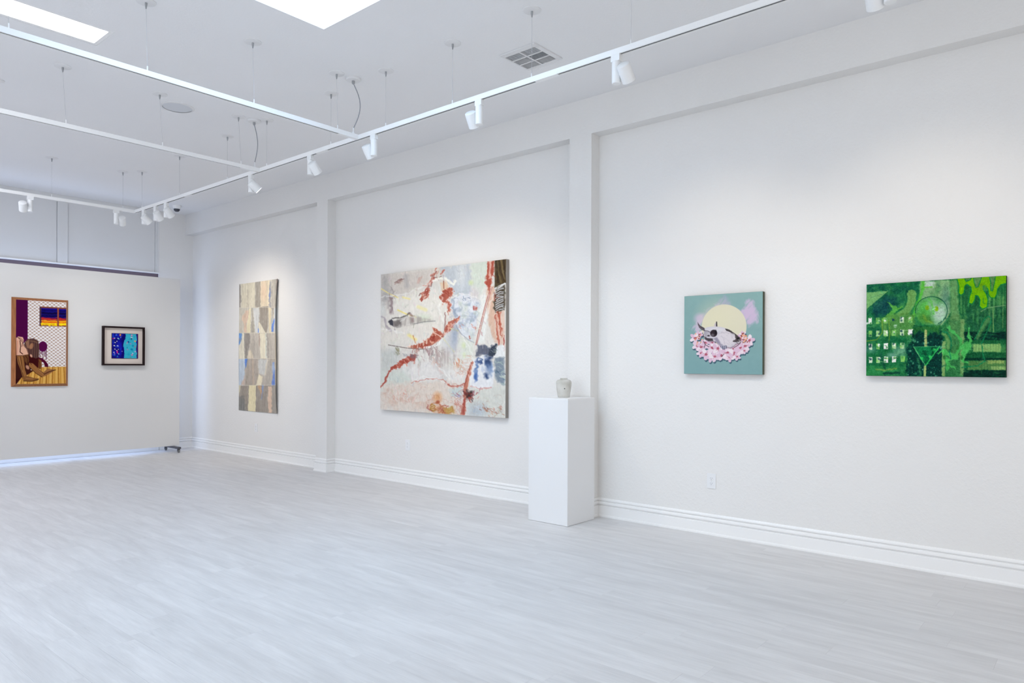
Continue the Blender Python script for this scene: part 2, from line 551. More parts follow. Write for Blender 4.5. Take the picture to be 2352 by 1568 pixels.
# moulded baseboards with shoe
BB = [(0, 0), (0.021, 0), (0.021, 0.010), (0.0185, 0.017), (0.0145, 0.0205), (0.0145, 0.0900), (0.0135, 0.0925), (0.0040, 0.0950), (0.0040, 0.0985),
      (0.0120, 0.1050), (0.0150, 0.1100), (0.0145, 0.1200), (0.0110, 0.1290), (0.0040, 0.1335), (0.0040, 0.1375), (0.0125, 0.1405), (0.0120, 0.1500), (0.0060, 0.1600), (0, 0.1605)]
sweep('baseboard_right', 'trim', [(XW, Y0), (XW, P2[0]), (XP, P2[0]), (XP, P2[1]), (XW, P2[1]), (XW, P1[0]), (XP, P1[0]), (XP, P1[1]), (XW, P1[1]), (XW, YB), (OX1 + 0.01, YB)], BB)['label'] = 'white moulded baseboard along the side wall'
sweep('baseboard_left', 'trim', [(OX0, YB), (X0, YB), (X0, Y0), (XW, Y0)], BB)

# ------------------------------------------------------------------ track lighting
ZR1, ZR0 = 3.155, 3.121       # top and bottom of the rails
RX, RY = 3.560, (4.700, 6.220, 9.080)
HW = 0.0175

def rail_mesh(root, along, a, b, c):
    """U shaped extrusion with an open slot below; along 'x' or 'y' from a to b, centre line c"""
    prof = [(-HW, ZR0), (-0.0085, ZR0), (-0.0085, ZR0 + 0.020), (0.0085, ZR0 + 0.020), (0.0085, ZR0), (HW, ZR0), (HW, ZR1), (-HW, ZR1)]
    bm = bmesh.new()
    def P(t, o, z):
        return (t, c + o, z) if along == 'x' else (c + o, t, z)
    ra = [bm.verts.new(P(a, *p)) for p in prof]
    rb = [bm.verts.new(P(b, *p)) for p in prof]
    k = len(prof)
    for j in range(k):
        bm.faces.new((ra[j], ra[(j + 1) % k], rb[(j + 1) % k], rb[j]))
    bm.faces.new(ra)
    bm.faces.new(rb[::-1])
    from_bm('rail', bm, 'track', root)
    s = 0.0078
    if along == 'x':
        boxes('slot_insert', 'slot', root, (a + 0.01, b - 0.01, c - s, c + s, ZR0 + 0.004, ZR0 + 0.0195))
    else:
        boxes('slot_insert', 'slot', root, (c - s, c + s, a + 0.01, b - 0.01, ZR0 + 0.004, ZR0 + 0.0195))

def hanger(root, x, y, dx=0.0, dy=0.0):
    c = tube('suspension_cable', 'steel', root, [(x, y, ZC - 0.02), (x + dx * 0.5, y + dy * 0.5, (ZC + ZR1) / 2), (x + dx, y + dy, ZR1 + 0.02)], 0.0011, 6)
    lathe('ceiling_canopy', 'canopy', c, [(0.0, 0.0), (0.060, 0.0), (0.059, -0.004), (0.050, -0.007), (0.0, -0.008)], (x, y, ZC), (0, 0, 1), 32)
    lathe('cable_grip', 'dark_steel', c, [(0.0075, 0.0), (0.0075, -0.016), (0.0035, -0.040), (0.0, -0.040)], (x, y, ZC - 0.006), (0, 0, 1), 12)
    lathe('rail_clip', 'fixture', c, [(0.0045, 0.0), (0.0045, 0.030), (0.0, 0.031)], (x + dx, y + dy, ZR1 - 0.0005), (0, 0, 1), 12)

def feed(root, x, y, x2, y2, bow):
    pts = []
    for i in range(25):
        t = i / 24
        s = math.sin(math.pi * t) * bow
        pts.append((x + (x2 - x) * t + s * cr.x, y + (y2 - y) * t + s * cr.y, ZC - 0.04 + (ZR1 + 0.045 - ZC + 0.04) * t))
    c = tube('power_cord', 'cord', root, pts, 0.0040, 10)
    lathe('ceiling_canopy', 'canopy', c, [(0.0, 0.0), (0.060, 0.0), (0.060, -0.014), (0.055, -0.020), (0.0, -0.021)], (x, y, ZC), (0, 0, 1), 32)
    lathe('cord_grip', 'dark_steel', c, [(0.012, 0.0), (0.012, -0.018), (0.009, -0.026), (0.0, -0.026)], (x, y, ZC - 0.020), (0, 0, 1), 14)
    lathe('strain_relief', 'fixture', c, [(0.010, 0.0), (0.010, 0.012), (0.006, 0.018), (0.005, 0.052), (0.0, 0.053)], (x2, y2, ZR1 - 0.0005), (0, 0, 1), 14)

def joint_cover(root, along, a, b, c):
    s = HW + 0.001
    if along == 'y':
        boxes('joint_cover', 'track', root, (c - s, c + s, a, b, ZR0 - 0.0015, ZR0 + 0.012))
    else:
        boxes('joint_cover', 'track', root, (a, b, c - s, c + s, ZR0 - 0.0015, ZR0 + 0.012))

main = thing('track_rail', 'long white suspended lighting track running parallel to the side wall', 'lighting track', (RX, 4.0, ZR0))
def rebase(root):
    """the parts were modelled in world space: keep them there under the root"""
    bpy.context.view_layer.update()
    inv = root.matrix_world.inverted()
    for ch in root.children:
        ch.matrix_parent_inverse = inv
rail_mesh(main, 'y', -0.6, 9.080 + HW, RX)
for y in (2.157, 2.896, 3.623, 4.363, 5.084, 6.101, 6.844, 7.905, 8.892):
    hanger(main, RX, y)
for a, b in ((2.68, 2.86), (5.13, 5.29), (7.62, 7.77)):
    joint_cover(main, 'y', a, b, RX)
rebase(main)
desc = ('white suspended cross track beside the ceiling light panel',
        'white suspended cross track passing below the round ceiling speaker',
        'white suspended cross track nearest the boarded back wall')
for k, yy in enumerate(RY):
    r = thing('track_rail', desc[k], 'lighting track', (2.0, yy, ZR0))
    rail_mesh(r, 'x', -1.5, RX - HW - 0.0005, yy)
    if k < 2:
        for x in (0.42, 1.16, 1.90, 2.63, 3.342):
            hanger(r, x, yy, *((0.008, -0.005) if k == 0 else (0.022, -0.008)))
        feed(r, 3.487, yy - 0.02, 3.505, yy, 0.055 if k == 0 else 0.03)
        joint_cover(r, 'x', 3.36, RX - HW - 0.0005, yy)
    else:
        for x in (0.45, 1.19, 1.93, 2.671, 3.416):
            hanger(r, x, yy)
        joint_cover(r, 'x', 3.40, RX - HW - 0.0005, yy)
    rebase(r)

# spotlights
def spotlight(along, t, side, target, label, power, angle=86, blend=1.0):
    """along: rail direction; side: +1/-1 where the head sits relative to the stem, along the rail"""
    sx, sy = (RX, t) if along == 'y' else (t, RY[2])
    root = thing('track_spotlight', label, 'spotlight', (sx, sy, ZR0), 'white spotlights clipped to the tracks')
    if along == 'y':
        ad = boxes('adapter', 'fixture', root, (sx - 0.0165, sx + 0.0165, sy - 0.030, sy + 0.030, ZR0 - 0.038, ZR0 + 0.002), bevel=0.002)
        off = Vector((0, 0.066 * side, 0))
    else:
        ad = boxes('adapter', 'fixture', root, (sx - 0.030, sx + 0.030, sy - 0.0165, sy + 0.0165, ZR0 - 0.038, ZR0 + 0.002), bevel=0.002)
        off = Vector((0.066 * side, 0, 0))
    lathe('stem', 'fixture', root, [(0.0, 0), (0.024, 0), (0.0265, -0.003), (0.0265, -0.127), (0.024, -0.130), (0, -0.130)], (sx, sy, ZR0 - 0.0375), (0, 0, 1), 28)
    c = Vector((sx, sy, ZR0 - 0.118)) + off
    d = (Vector(target) - c).normalized()
    dev = off.normalized()
    lathe('pivot', 'fixture', root, [(0.012, 0.0), (0.012, 0.030)], Vector((sx, sy, c.z)) + dev * 0.018, dev, 16)
    hl = 0.052
    R = 0.0390
    h = lathe('head', 'fixture', root, [(0.0, -hl), (R - 0.004, -hl), (R - 0.001, -hl + 0.002), (R, -hl + 0.006), (R + 0.0015, hl), (R - 0.003, hl), (R - 0.004, hl - 0.018), (0.0, hl - 0.018)], c, d, 36)
    lathe('lens', 'lens', h, [(0.0, 0.0), (R - 0.0055, 0.0), (R - 0.0055, 0.003), (0.0, 0.003)], c + d * (hl - 0.016), d, 28)
    rebase(root)
    L = bpy.data.lights.new('spot_lamp', 'SPOT')
    k, L.color = tint('spots' if along == 'y' else 'far_spots')
    L.energy = power * k
    L.spot_size = rad(angle)
    L.spot_blend = blend
    L.shadow_soft_size = 0.03
    lo = bpy.data.objects.new('spot_lamp', L)
    COL.objects.link(lo)
    lo.location = c + d * (hl + 0.008)
    lo.rotation_euler = d.to_track_quat('-Z', 'Y').to_euler()

SP = 28.0
spotlight('y', 0.80, 1, (5.12, 0.95, 1.55), 'white cylinder spotlight on the long track aimed at the green painting', SP)
spotlight('y', 2.255, -1, (5.12, 2.30, 1.50), 'white cylinder spotlight on the long track aimed at the skull painting', SP)
spotlight('y', 3.359, 1, (5.00, 3.85, 1.35), 'white cylinder spotlight with glowing rim aimed at the plinth', SP * 0.2)
spotlight('y', 4.506, 1, (5.10, 4.75, 0.95), 'white cylinder spotlight hung just beside the first cross track joint', SP * 1.5, 112)
spotlight('y', 5.385, -1, (5.12, 5.55, 1.45), 'white cylinder spotlight midway between the two cross track joints', SP * 0.55)
spotlight('y', 6.380, -1, (5.12, 5.75, 1.60), 'white cylinder spotlight with lit rim beside the second cross track joint', SP * 0.40)
spotlight('y', 8.233, -1, (5.12, 8.85, 1.50), 'white cylinder spotlight in front of the dome camera', SP * 1.1)
spotlight('y', 8.507, -1, (5.12, 9.25, 1.40), 'middle one of the three white spotlights clustered at the track corner', SP * 0.8)
spotlight('y', 8.831, -1, (5.12, 8.95, 1.60), 'white spotlight right at the corner where two tracks meet', SP * 0.8)
spotlight('x', 3.343, 1, (4.00, 10.6, 1.45), 'white spotlight on the far cross track aimed at the small black frame', SP)
spotlight('x', 2.464, -1, (2.95, 10.6, 1.45), 'white spotlight on the far cross track aimed at the wood framed picture', SP)

# ------------------------------------------------------------------ ceiling fittings
q = g - 0.001
for i, (x0, x1, y0, y1) in enumerate(PANELS):
    lab = ('long bright rectangular light panel recessed in the ceiling beside the cross track', 'added light panel recessed in the ceiling near the back wall, out of view', 'added light panel recessed in the ceiling near the left wall, out of view',
           'added light panel recessed in the ceiling in the far left corner, out of view')[i]
    t = thing('ceiling_light', lab, 'ceiling light', ((x0 + x1) / 2, (y0 + y1) / 2, ZC), 'recessed light panels')
    boxes('diffuser', 'added_diffuser' if i else 'diffuser', t, (x0, x1, y0, y1, ZC + 0.012, ZC + 0.03))
    boxes('frame', 'trim', t, (x0 - q, x1 + q, y0 - q, y0 - 0.0005, ZC + 0.002, ZC + 0.05), (x0 - q, x1 + q, y1 + 0.0005, y1 + q, ZC + 0.002, ZC + 0.05),
          (x0 - q, x0 - 0.0005, y0, y1, ZC + 0.002, ZC + 0.05), (x1 + 0.0005, x1 + q, y0, y1, ZC + 0.002, ZC + 0.05))
    boxes('back_tray', 'trim', t, (x0 - q, x1 + q, y0 - q, y1 + q, ZC + 0.05, ZC + 0.06))
    rebase(t)

t = thing('ceiling_vent', 'square white ceiling vent with six louvred sections', 'vent', (4.09, 3.333, ZC))
vx0, vx1, vy0, vy1 = 3.922, 4.257, 3.168, 3.498
ix0, ix1, iy0, iy1 = 3.968, 4.232, 3.204, 3.484
zf = ZC - 0.010
boxes('frame', 'vent', t, (vx0, ix0, vy0, vy1, zf, ZC), (ix1, vx1, vy0, vy1, zf, ZC), (ix0, ix1, vy0, iy0, zf, ZC), (ix0, ix1, iy1, vy1, zf, ZC), bevel=0.002)
boxes('duct_plate', 'vent_dark', t, (ix0, ix1, iy0, iy1, ZC - 0.0012, ZC - 0.0002))
bars = []
cx = [ix0 + (ix1 - ix0) * k / 3 for k in range(4)]
cym = (iy0 + iy1) / 2
boxes('mullion', 'vent', t, (ix0, ix1, cym - 0.006, cym + 0.006, zf, ZC - 0.0015), *[(cx[k] - 0.005, cx[k] + 0.005, a, b, zf, ZC - 0.0015) for k in (1, 2) for a, b in ((iy0, cym - 0.006), (cym + 0.006, iy1))])
for k in range(3):
    for j, (a, b) in enumerate(((iy0, cym - 0.006), (cym + 0.006, iy1))):
        x0 = cx[k] + (0.005 if k else 0.0)
        x1 = cx[k + 1] - (0.005 if k < 2 else 0.0)
        dark = (k, j) in ((0, 0), (0, 1), (1, 0))  # these louvres take a darker enamel: shade of their tilt put into colour
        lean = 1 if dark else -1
        bm = bmesh.new()
        n = 9 if (k == 1 and j == 0) else 10
        for i in range(n):
            s = (i + 0.5) / n
            if k == 1 and j == 0:
                xc = x0 + (x1 - x0) * s
                pts = [(xc - 0.0012, a), (xc + 0.0012, a)]
                vs = [bm.verts.new((xc - 0.003 * lean, y, ZC - 0.0085)) for y in (a, b)] + [bm.verts.new((xc + 0.003 * lean, y, ZC - 0.002)) for y in (b, a)]
            else:
                yc = a + (b - a) * s
                vs = [bm.verts.new((x, yc - 0.0030 * lean, ZC - 0.0085)) for x in (x0, x1)] + [bm.verts.new((x, yc + 0.0025 * lean, ZC - 0.003)) for x in (x1, x0)]
            f = bm.faces.new(vs)
        geom = bmesh.ops.solidify(bm, geom=list(bm.faces), thickness=0.0008)
        from_bm('louvre', bm, 'vent_shaded' if dark else 'vent', t)
rebase(t)

t = thing('ceiling_speaker', 'round flush ceiling speaker with pale grey grille', 'speaker', (2.868, 6.420, ZC))
lathe('ring', 'canopy', t, [(0.120, 0.0), (0.140, 0.0), (0.139, -0.004), (0.122, -0.006)], (2.868, 6.420, ZC), (0, 0, 1), 48, caps=(False, False))
lathe('grille', 'grille', t, [(0.0, -0.0048), (0.08, -0.0045), (0.1215, -0.0035), (0.1215, 0.0), (0.0, 0.0)], (2.868, 6.420, ZC), (0, 0, 1), 48)
rebase(t)

cxy = (4.655, 10.42)
t = thing('security_camera', 'small white dome security camera with dark bubble on the ceiling', 'camera', (cxy[0], cxy[1], ZC))
lathe('housing', 'fixture', t, [(0.0, 0.0), (0.058, 0.0), (0.058, -0.016), (0.052, -0.028), (0.052, -0.050), (0.0, -0.051)], (*cxy, ZC), (0, 0, 1), 32)
lathe('dome', 'dome', t, [(0.042, -0.0515), (0.041, -0.064), (0.034, -0.077), (0.022, -0.086), (0.0, -0.090)], (*cxy, ZC), (0, 0, 1), 28)
rebase(t)

lathe_o = lathe('sprinkler_cover', 'canopy', None, [(0.0, 0.0), (0.040, 0.0), (0.040, -0.004), (0.034, -0.007), (0.0, -0.008)], (1.66, 6.93, ZC), (0, 0, 1), 32)
tag(lathe_o, 'small flat round white cover on the ceiling', 'ceiling cover')

# ------------------------------------------------------------------ movable partition on casters
PY = 10.62
part = thing('partition', 'movable white display wall standing on dark caster feet', 'partition', (3.0, PY, 0))
boxes('panel', 'partition', part, (1.05, 4.800, PY, PY + 0.07, 0.084, 2.552), bevel=0.002)
for fx in (4.705, 1.15):
    f = boxes('foot', 'caster_metal', part, (fx - 0.025, fx + 0.025, PY - 0.21, PY + 0.27, 0.056, 0.083), bevel=0.002)
    for wy in (PY - 0.185, PY + 0.235):
        boxes('caster_fork', 'caster_metal', f, (fx - 0.017, fx - 0.013, wy - 0.012, wy + 0.012, 0.022, 0.052), (fx + 0.013, fx + 0.017, wy - 0.012, wy + 0.012, 0.022, 0.052), (fx - 0.017, fx + 0.017, wy - 0.012, wy + 0.012, 0.0521, 0.056))
        lathe('caster_wheel', 'caster_wheel', f, [(0.0, -0.011), (0.022, -0.011), (0.026, -0.007), (0.026, 0.007), (0.022, 0.011), (0.0, 0.011)], (fx, wy, 0.026), (1, 0, 0), 24)
rebase(part)

# ------------------------------------------------------------------ plinth, vase, outlets
pl = thing('plinth', 'tall white square display plinth in front of the pilaster', 'plinth', (4.83, 3.58, 0))
px0, px1, py0, py1 = 4.637, 5.018, 3.380, 3.785
boxes('body', 'plinth', pl, (px0, px1, py0, py1, 0.002, 1.0180))
boxes('top_board', 'plinth_top', pl, (px0, px1, py0, py1, 1.0180, 1.030))
rebase(pl)

def ceramic():
    m = material('grey_white_glaze', srgb(214, 212, 206), 0.22, spec=0.35)
    b = m.node_tree.nodes['Principled BSDF']
    tc = node(m, 'ShaderNodeTexCoord')
    n = node(m, 'ShaderNodeTexNoise')
    n.inputs['Scale'].default_value = 16.0
    n.inputs['Detail'].default_value = 3.0
    link(m, tc.outputs['Object'], n.inputs['Vector'])
    r = node(m, 'ShaderNodeValToRGB')
    r.color_ramp.elements[0].position = 0.35
    r.color_ramp.elements[0].color = srgb(194, 192, 184)
    r.color_ramp.elements[1].position = 0.65
    r.color_ramp.elements[1].color = srgb(214, 212, 206)
    link(m, n.outputs['Fac'], r.inputs[0])
    link(m, r.outputs[0], b.inputs['Base Color'])
    return m
M['ceramic'] = ceramic()
M['glaze_dark'] = material('vase_hole', srgb(70, 74, 74), 0.5)
M['glaze_grey'] = material('vase_grey_mark', srgb(172, 178, 182), 0.2)
vx, vy, vz = 4.838, 3.570, 1.030
vs = thing('vase', 'small squat off-white glazed ceramic vase standing on the plinth', 'vase', (vx, vy, vz))
VP = [(0.0, 0.0), (0.047, 0.0), (0.050, 0.003), (0.055, 0.030), (0.061, 0.062), (0.0655, 0.095), (0.0675, 0.118), (0.0650, 0.134), (0.056, 0.145), (0.042, 0.150), (0.033, 0.151),
      (0.030, 0.154), (0.032, 0.160), (0.030, 0.162), (0.025, 0.160), (0.024, 0.145), (0.040, 0.130), (0.050, 0.105), (0.0, 0.020)]
bm = bmesh.new()
add_lathe(bm, VP, (vx, vy, vz), (0, 0, 1), 48)
for v in bm.verts:      # hand built: slightly out of round
    a = math.atan2(v.co.y - vy, v.co.x - vx)
    h = v.co.z - vz
    if h > 0.01:
        k = 1 + (0.022 * math.sin(2 * a + 0.6) + 0.014 * math.sin(3 * a + h * 40)) * min(1, h / 0.05)
        v.co.x = vx + (v.co.x - vx) * k
        v.co.y = vy + (v.co.y - vy) * k
from_bm('body', bm, 'ceramic', vs, True)
def on_vase(h, lateral, name, mat, r, rz):
    """small mark on the flank facing the room; lateral in metres to the viewer's right"""
    R = np.interp(h, [p[1] for p in VP[:10]], [p[0] for p in VP[:10]])
    to = Vector((-vx, -vy, 0)).normalized()
    rt = Vector((-to.y, to.x, 0))
    ang = math.asin(max(-0.95, min(0.95, lateral / R)))
    d = to * math.cos(ang) + rt * math.sin(ang)
    c = Vector((vx, vy, vz + h)) + d * (R * 0.985)
    bm = bmesh.new()
    add_lathe(bm, [(0.0, 0.0035), (r * 0.7, 0.0030), (r, 0.0005), (r, -0.003)], c, d, 20, caps=(True, False))
    for v in bm.verts:
        v.co.z = c.z + (v.co.z - c.z) * rz
    from_bm(name, bm, mat, vs, True)
on_vase(0.076, 0.006, 'hole', 'glaze_dark', 0.0065, 1.0)
rebase(vs)

def outlet(y, z, label):
    t = thing('wall_outlet', label, 'outlet', (XW, y, z), 'white outlets low on the side wall')
    boxes('plate', 'plastic', t, (XW - 0.006, XW, y - 0.0355, y + 0.0355, z - 0.058, z + 0.058), bevel=0.002)
    for s in (-1, 1):
        zc = z + s * 0.0195
        r = lathe('receptacle', 'plastic', t, [(0.0, 0.0), (0.0165, 0.0), (0.0172, -0.0008), (0.0172, -0.002), (0.0, -0.002)], (XW - 0.0078, y, zc), (-1, 0, 0), 24)
        for dy, h in ((-0.0062, 0.0075), (0.0062, 0.0065)):
            boxes('slot', 'plastic_dark', r, (XW - 0.0084, XW - 0.0077, y + dy - 0.0011, y + dy + 0.0011, zc + 0.003 - h / 2, zc + 0.003 + h / 2))
        lathe('ground_hole', 'plastic_dark', r, [(0.0, 0.0), (0.0024, 0.0), (0.0024, -0.0006)], (XW - 0.0084, y, zc - 0.0075), (-1, 0, 0), 10, caps=(True, False))
    boxes('screw', 'plastic_dark', t, (XW - 0.0066, XW - 0.0059, y - 0.0016, y + 0.0016, z - 0.0016, z + 0.0016))
    rebase(t)
outlet(2.391, 0.415, 'white double outlet on the wall below the skull painting')
outlet(5.918, 0.421, 'white double outlet on the wall below the large abstract canvas')
outlet(9.078, 0.417, 'white double outlet on the wall below the tall patchwork sheet')

# ------------------------------------------------------------------ artworks, painted stroke by stroke onto fine meshes
class Painter:
    """A picture face: a fine grid whose colours are built up from shapes, strokes and noise.
    Shapes are given in sketch units; `quad` holds the sketch positions of the four picture corners (TL, TR, BR, BL)."""
    def __init__(self, nu, nv, quad, base, seed=1):
        self.nu, self.nv = nu, nv
        self.rs = np.random.RandomState(seed)
        src = [(0, 0), (1, 0), (1, 1), (0, 1)]
        A, b = [], []
        for (u, v), (x, y) in zip(src, quad):
            A.append([u, v, 1, 0, 0, 0, -u * x, -v * x]); b.append(x)
            A.append([0, 0, 0, u, v, 1, -u * y, -v * y]); b.append(y)
        h = np.linalg.solve(np.array(A, float), np.array(b, float))
        u, v = np.meshgrid(np.linspace(0, 1, nu), np.linspace(0, 1, nv))
        d = h[6] * u + h[7] * v + 1
        self.u, self.v = u, v
        self.X = (h[0] * u + h[1] * v + h[2]) / d
        self.Y = (h[3] * u + h[4] * v + h[5]) / d
        self.c = np.empty((nv, nu, 3))
        self.c[:] = base
        self.lat = self.rs.rand(8, 64, 64)
        self.cache = {}

    def noise(self, sx, sy=None, k=0, ang=0.0, octaves=1):
        sy = sy or sx
        key = (sx, sy, k, ang, octaves)
        if key not in self.cache:
            self.cache[key] = self._noise(*key)
        return self.cache[key]

    def _noise(self, sx, sy, k, ang, octaves):
        ca, sa = math.cos(ang), math.sin(ang)
        xr, yr = self.X * ca + self.Y * sa, -self.X * sa + self.Y * ca
        out, amp, tot = 0, 1.0, 0
        for o in range(octaves):
            L = self.lat[(k + o) % 8]
            x, y = xr / sx * 2 ** o + 7.3 * k, yr / sy * 2 ** o + 3.1 * k
            xi, yi = np.floor(x).astype(int), np.floor(y).astype(int)
            fx, fy = x - xi, y - yi
            fx, fy = fx * fx * (3 - 2 * fx), fy * fy * (3 - 2 * fy)
            g = lambda i, j: L[(yi + j) % 64, (xi + i) % 64]
            n = (g(0, 0) * (1 - fx) + g(1, 0) * fx) * (1 - fy) + (g(0, 1) * (1 - fx) + g(1, 1) * fx) * fy
            out = out + amp * n
            tot += amp
            amp *= 0.55
        return out / tot

    def blend(self, cov, color, sl=None):
        c = self.c if sl is None else self.c[sl]
        c += cov[..., None] * (np.asarray(color, float) - c)

    def _sub(self, pts, pad):
        p = np.asarray(pts, float)
        m = (self.X > p[:, 0].min() - pad) & (self.X < p[:, 0].max() + pad) & (self.Y > p[:, 1].min() - pad) & (self.Y < p[:, 1].max() + pad)
        if not m.any():
            return None
        r, c = np.where(m.any(1))[0], np.where(m.any(0))[0]
        return (slice(r[0], r[-1] + 1), slice(c[0], c[-1] + 1))

    def poly(self, pts, color, alpha=1.0, soft=3.0, rough=0.0, rs=25, mask=None):
        sl = self._sub(pts, soft * 2 + rough + 4)
        if sl is None:
            return
        X, Y = self.X[sl], self.Y[sl]
        if rough:
            X = X + rough * 2 * (self.noise(rs, rs, 1)[sl] - 0.5) + rough * (self.noise(rs / 2.5, rs / 2.5, 3)[sl] - 0.5)
            Y = Y + rough * 2 * (self.noise(rs, rs, 2)[sl] - 0.5) + rough * (self.noise(rs / 2.5, rs / 2.5, 4)[sl] - 0.5)
        inside = np.zeros(X.shape, bool)
        dist = np.full(X.shape, 1e9)
        n = len(pts)
        for i in range(n):
            (x1, y1), (x2, y2) = pts[i], pts[(i + 1) % n]
            if y1 != y2:
                cr_ = ((y1 > Y) != (y2 > Y)) & (X < (x2 - x1) * (Y - y1) / (y2 - y1) + x1)
                inside ^= cr_
            dx, dy = x2 - x1, y2 - y1
            t = np.clip(((X - x1) * dx + (Y - y1) * dy) / (dx * dx + dy * dy + 1e-9), 0, 1)
            dist = np.minimum(dist, np.hypot(X - x1 - t * dx, Y - y1 - t * dy))
        sd = np.where(inside, dist, -dist)
        cov = np.clip(sd / (2 * soft) + 0.5, 0, 1) * alpha
        if mask is not None:
            cov = cov * mask[sl]
        self.blend(cov, color, sl)

    def stroke(self, pts, width, color, alpha=1.0, soft=2.5, rough=0.0, rs=18, w2=None, mask=None):
        w2 = width if w2 is None else w2
        sl = self._sub(pts, max(width, w2) + soft * 2 + rough + 4)
        if sl is None:
            return
        X, Y = self.X[sl], self.Y[sl]
        if rough:
            X = X + rough * 2 * (self.noise(rs, rs, 1)[sl] - 0.5)
            Y = Y + rough * 2 * (self.noise(rs, rs, 2)[sl] - 0.5)
        best = np.full(X.shape, -1e9)
        n = len(pts) - 1
        for i in range(n):
            (x1, y1), (x2, y2) = pts[i], pts[i + 1]
            dx, dy = x2 - x1, y2 - y1
            t = np.clip(((X - x1) * dx + (Y - y1) * dy) / (dx * dx + dy * dy + 1e-9), 0, 1)
            w = width + (w2 - width) * ((i + t) / n)
            best = np.maximum(best, w / 2 - np.hypot(X - x1 - t * dx, Y - y1 - t * dy))
        cov = np.clip(best / (2 * soft) + 0.5, 0, 1) * alpha
        if mask is not None:
            cov = cov * mask[sl]
        self.blend(cov, color, sl)

    def blob(self, cx, cy, rx, ry, color, alpha=1.0, soft=0.15, rot=0.0, rough=0.0, rs=20, mask=None):
        R = max(rx, ry) * (1 + soft) + rough * 2
        sl = self._sub([(cx - R, cy - R), (cx + R, cy + R)], 3)
        if sl is None:
            return
        X, Y = self.X[sl] - cx, self.Y[sl] - cy
        if rough:
            X = X + rough * 2 * (self.noise(rs, rs, 1)[sl] - 0.5)
            Y = Y + rough * 2 * (self.noise(rs, rs, 2)[sl] - 0.5)
        ca, sa = math.cos(rot), math.sin(rot)
        q = np.hypot((X * ca + Y * sa) / rx, (-X * sa + Y * ca) / ry)
        cov = np.clip((1 - q) / (2 * soft) + 0.5, 0, 1) * alpha
        if mask is not None:
            cov = cov * mask[sl]
        self.blend(cov, color, sl)

    def rect(self, x0, y0, x1, y1, color, **kw):
        self.poly([(x0, y0), (x1, y0), (x1, y1), (x0, y1)], color, **kw)

    def gap(self, sx, sy, k, lo, hi, ang=0.0, octaves=2):
        return np.clip((self.noise(sx, sy, k, ang, octaves) - lo) / (hi - lo), 0, 1)

    def mesh(self, name, place):
        """place(u, v arrays) -> (n, 3) positions; u to the right, v down as seen from the room"""
        pos = place(self.u.ravel(), self.v.ravel())
        nu, nv = self.nu, self.nv
        idx = np.arange(nu * nv).reshape(nv, nu)
        q = np.stack([idx[:-1, :-1], idx[1:, :-1], idx[1:, 1:], idx[:-1, 1:]], -1).reshape(-1, 4)
        me = bpy.data.meshes.new(name)
        me.vertices.add(nu * nv)
        me.vertices.foreach_set('co', pos.astype(np.float32).ravel())
        me.loops.add(q.size)
        me.loops.foreach_set('vertex_index', q.astype(np.int32).ravel())
        me.polygons.add(len(q))
        me.polygons.foreach_set('loop_start', np.arange(0, q.size, 4, dtype=np.int32))
        me.polygons.foreach_set('loop_total', np.full(len(q), 4, dtype=np.int32))
        me.update(calc_edges=True)
        c = np.clip(self.c.reshape(-1, 3) / 255.0, 0, 1)
        lin = np.where(c <= 0.04045, c / 12.92, ((c + 0.055) / 1.055) ** 2.4)
        at = me.color_attributes.new('paint', 'FLOAT_COLOR', 'POINT')
        at.data.foreach_set('color', np.concatenate([lin, np.ones((len(lin), 1))], 1).astype(np.float32).ravel())
        return me

def paint_material(name, rough, bump=0.0, spec=0.3):
    m = material(name, rough=rough, spec=spec)
    b = m.node_tree.nodes['Principled BSDF']
    a = node(m, 'ShaderNodeAttribute', attribute_name='paint')
    link(m, a.outputs['Color'], b.inputs['Base Color'])
    if bump:
        tc = node(m, 'ShaderNodeTexCoord')
        n = node(m, 'ShaderNodeTexNoise')
        n.inputs['Scale'].default_value = 220.0
        link(m, tc.outputs['Object'], n.inputs['Vector'])
        bp = node(m, 'ShaderNodeBump')
        bp.inputs['Strength'].default_value = bump
        bp.inputs['Distance'].default_value = 0.001
        link(m, n.outputs['Fac'], bp.inputs['Height'])
        link(m, bp.outputs[0], b.inputs['Normal'])
    return m
M['oil'] = paint_material('oil_paint', 0.7, 0.25, 0.06)
M['print'] = paint_material('smooth_print', 0.75, 0.0, 0.06)
M['paper'] = paint_material('rubbed_paper', 0.85, 0.08, 0.05)
M['resin'] = paint_material('painted_panel', 0.7, 0.0, 0.06)

def on_side_wall(x, ya, yb, z0, z1):
    """picture hung on the side wall: viewer's left is the larger Y"""
    return lambda u, v: np.stack([np.full_like(u, x), ya + (yb - ya) * u, z1 + (z0 - z1) * v], 1)

def on_partition(y, xa, xb, z0, z1):
    return lambda u, v: np.stack([xa + (xb - xa) * u, np.full_like(u, y), z1 + (z0 - z1) * v], 1)

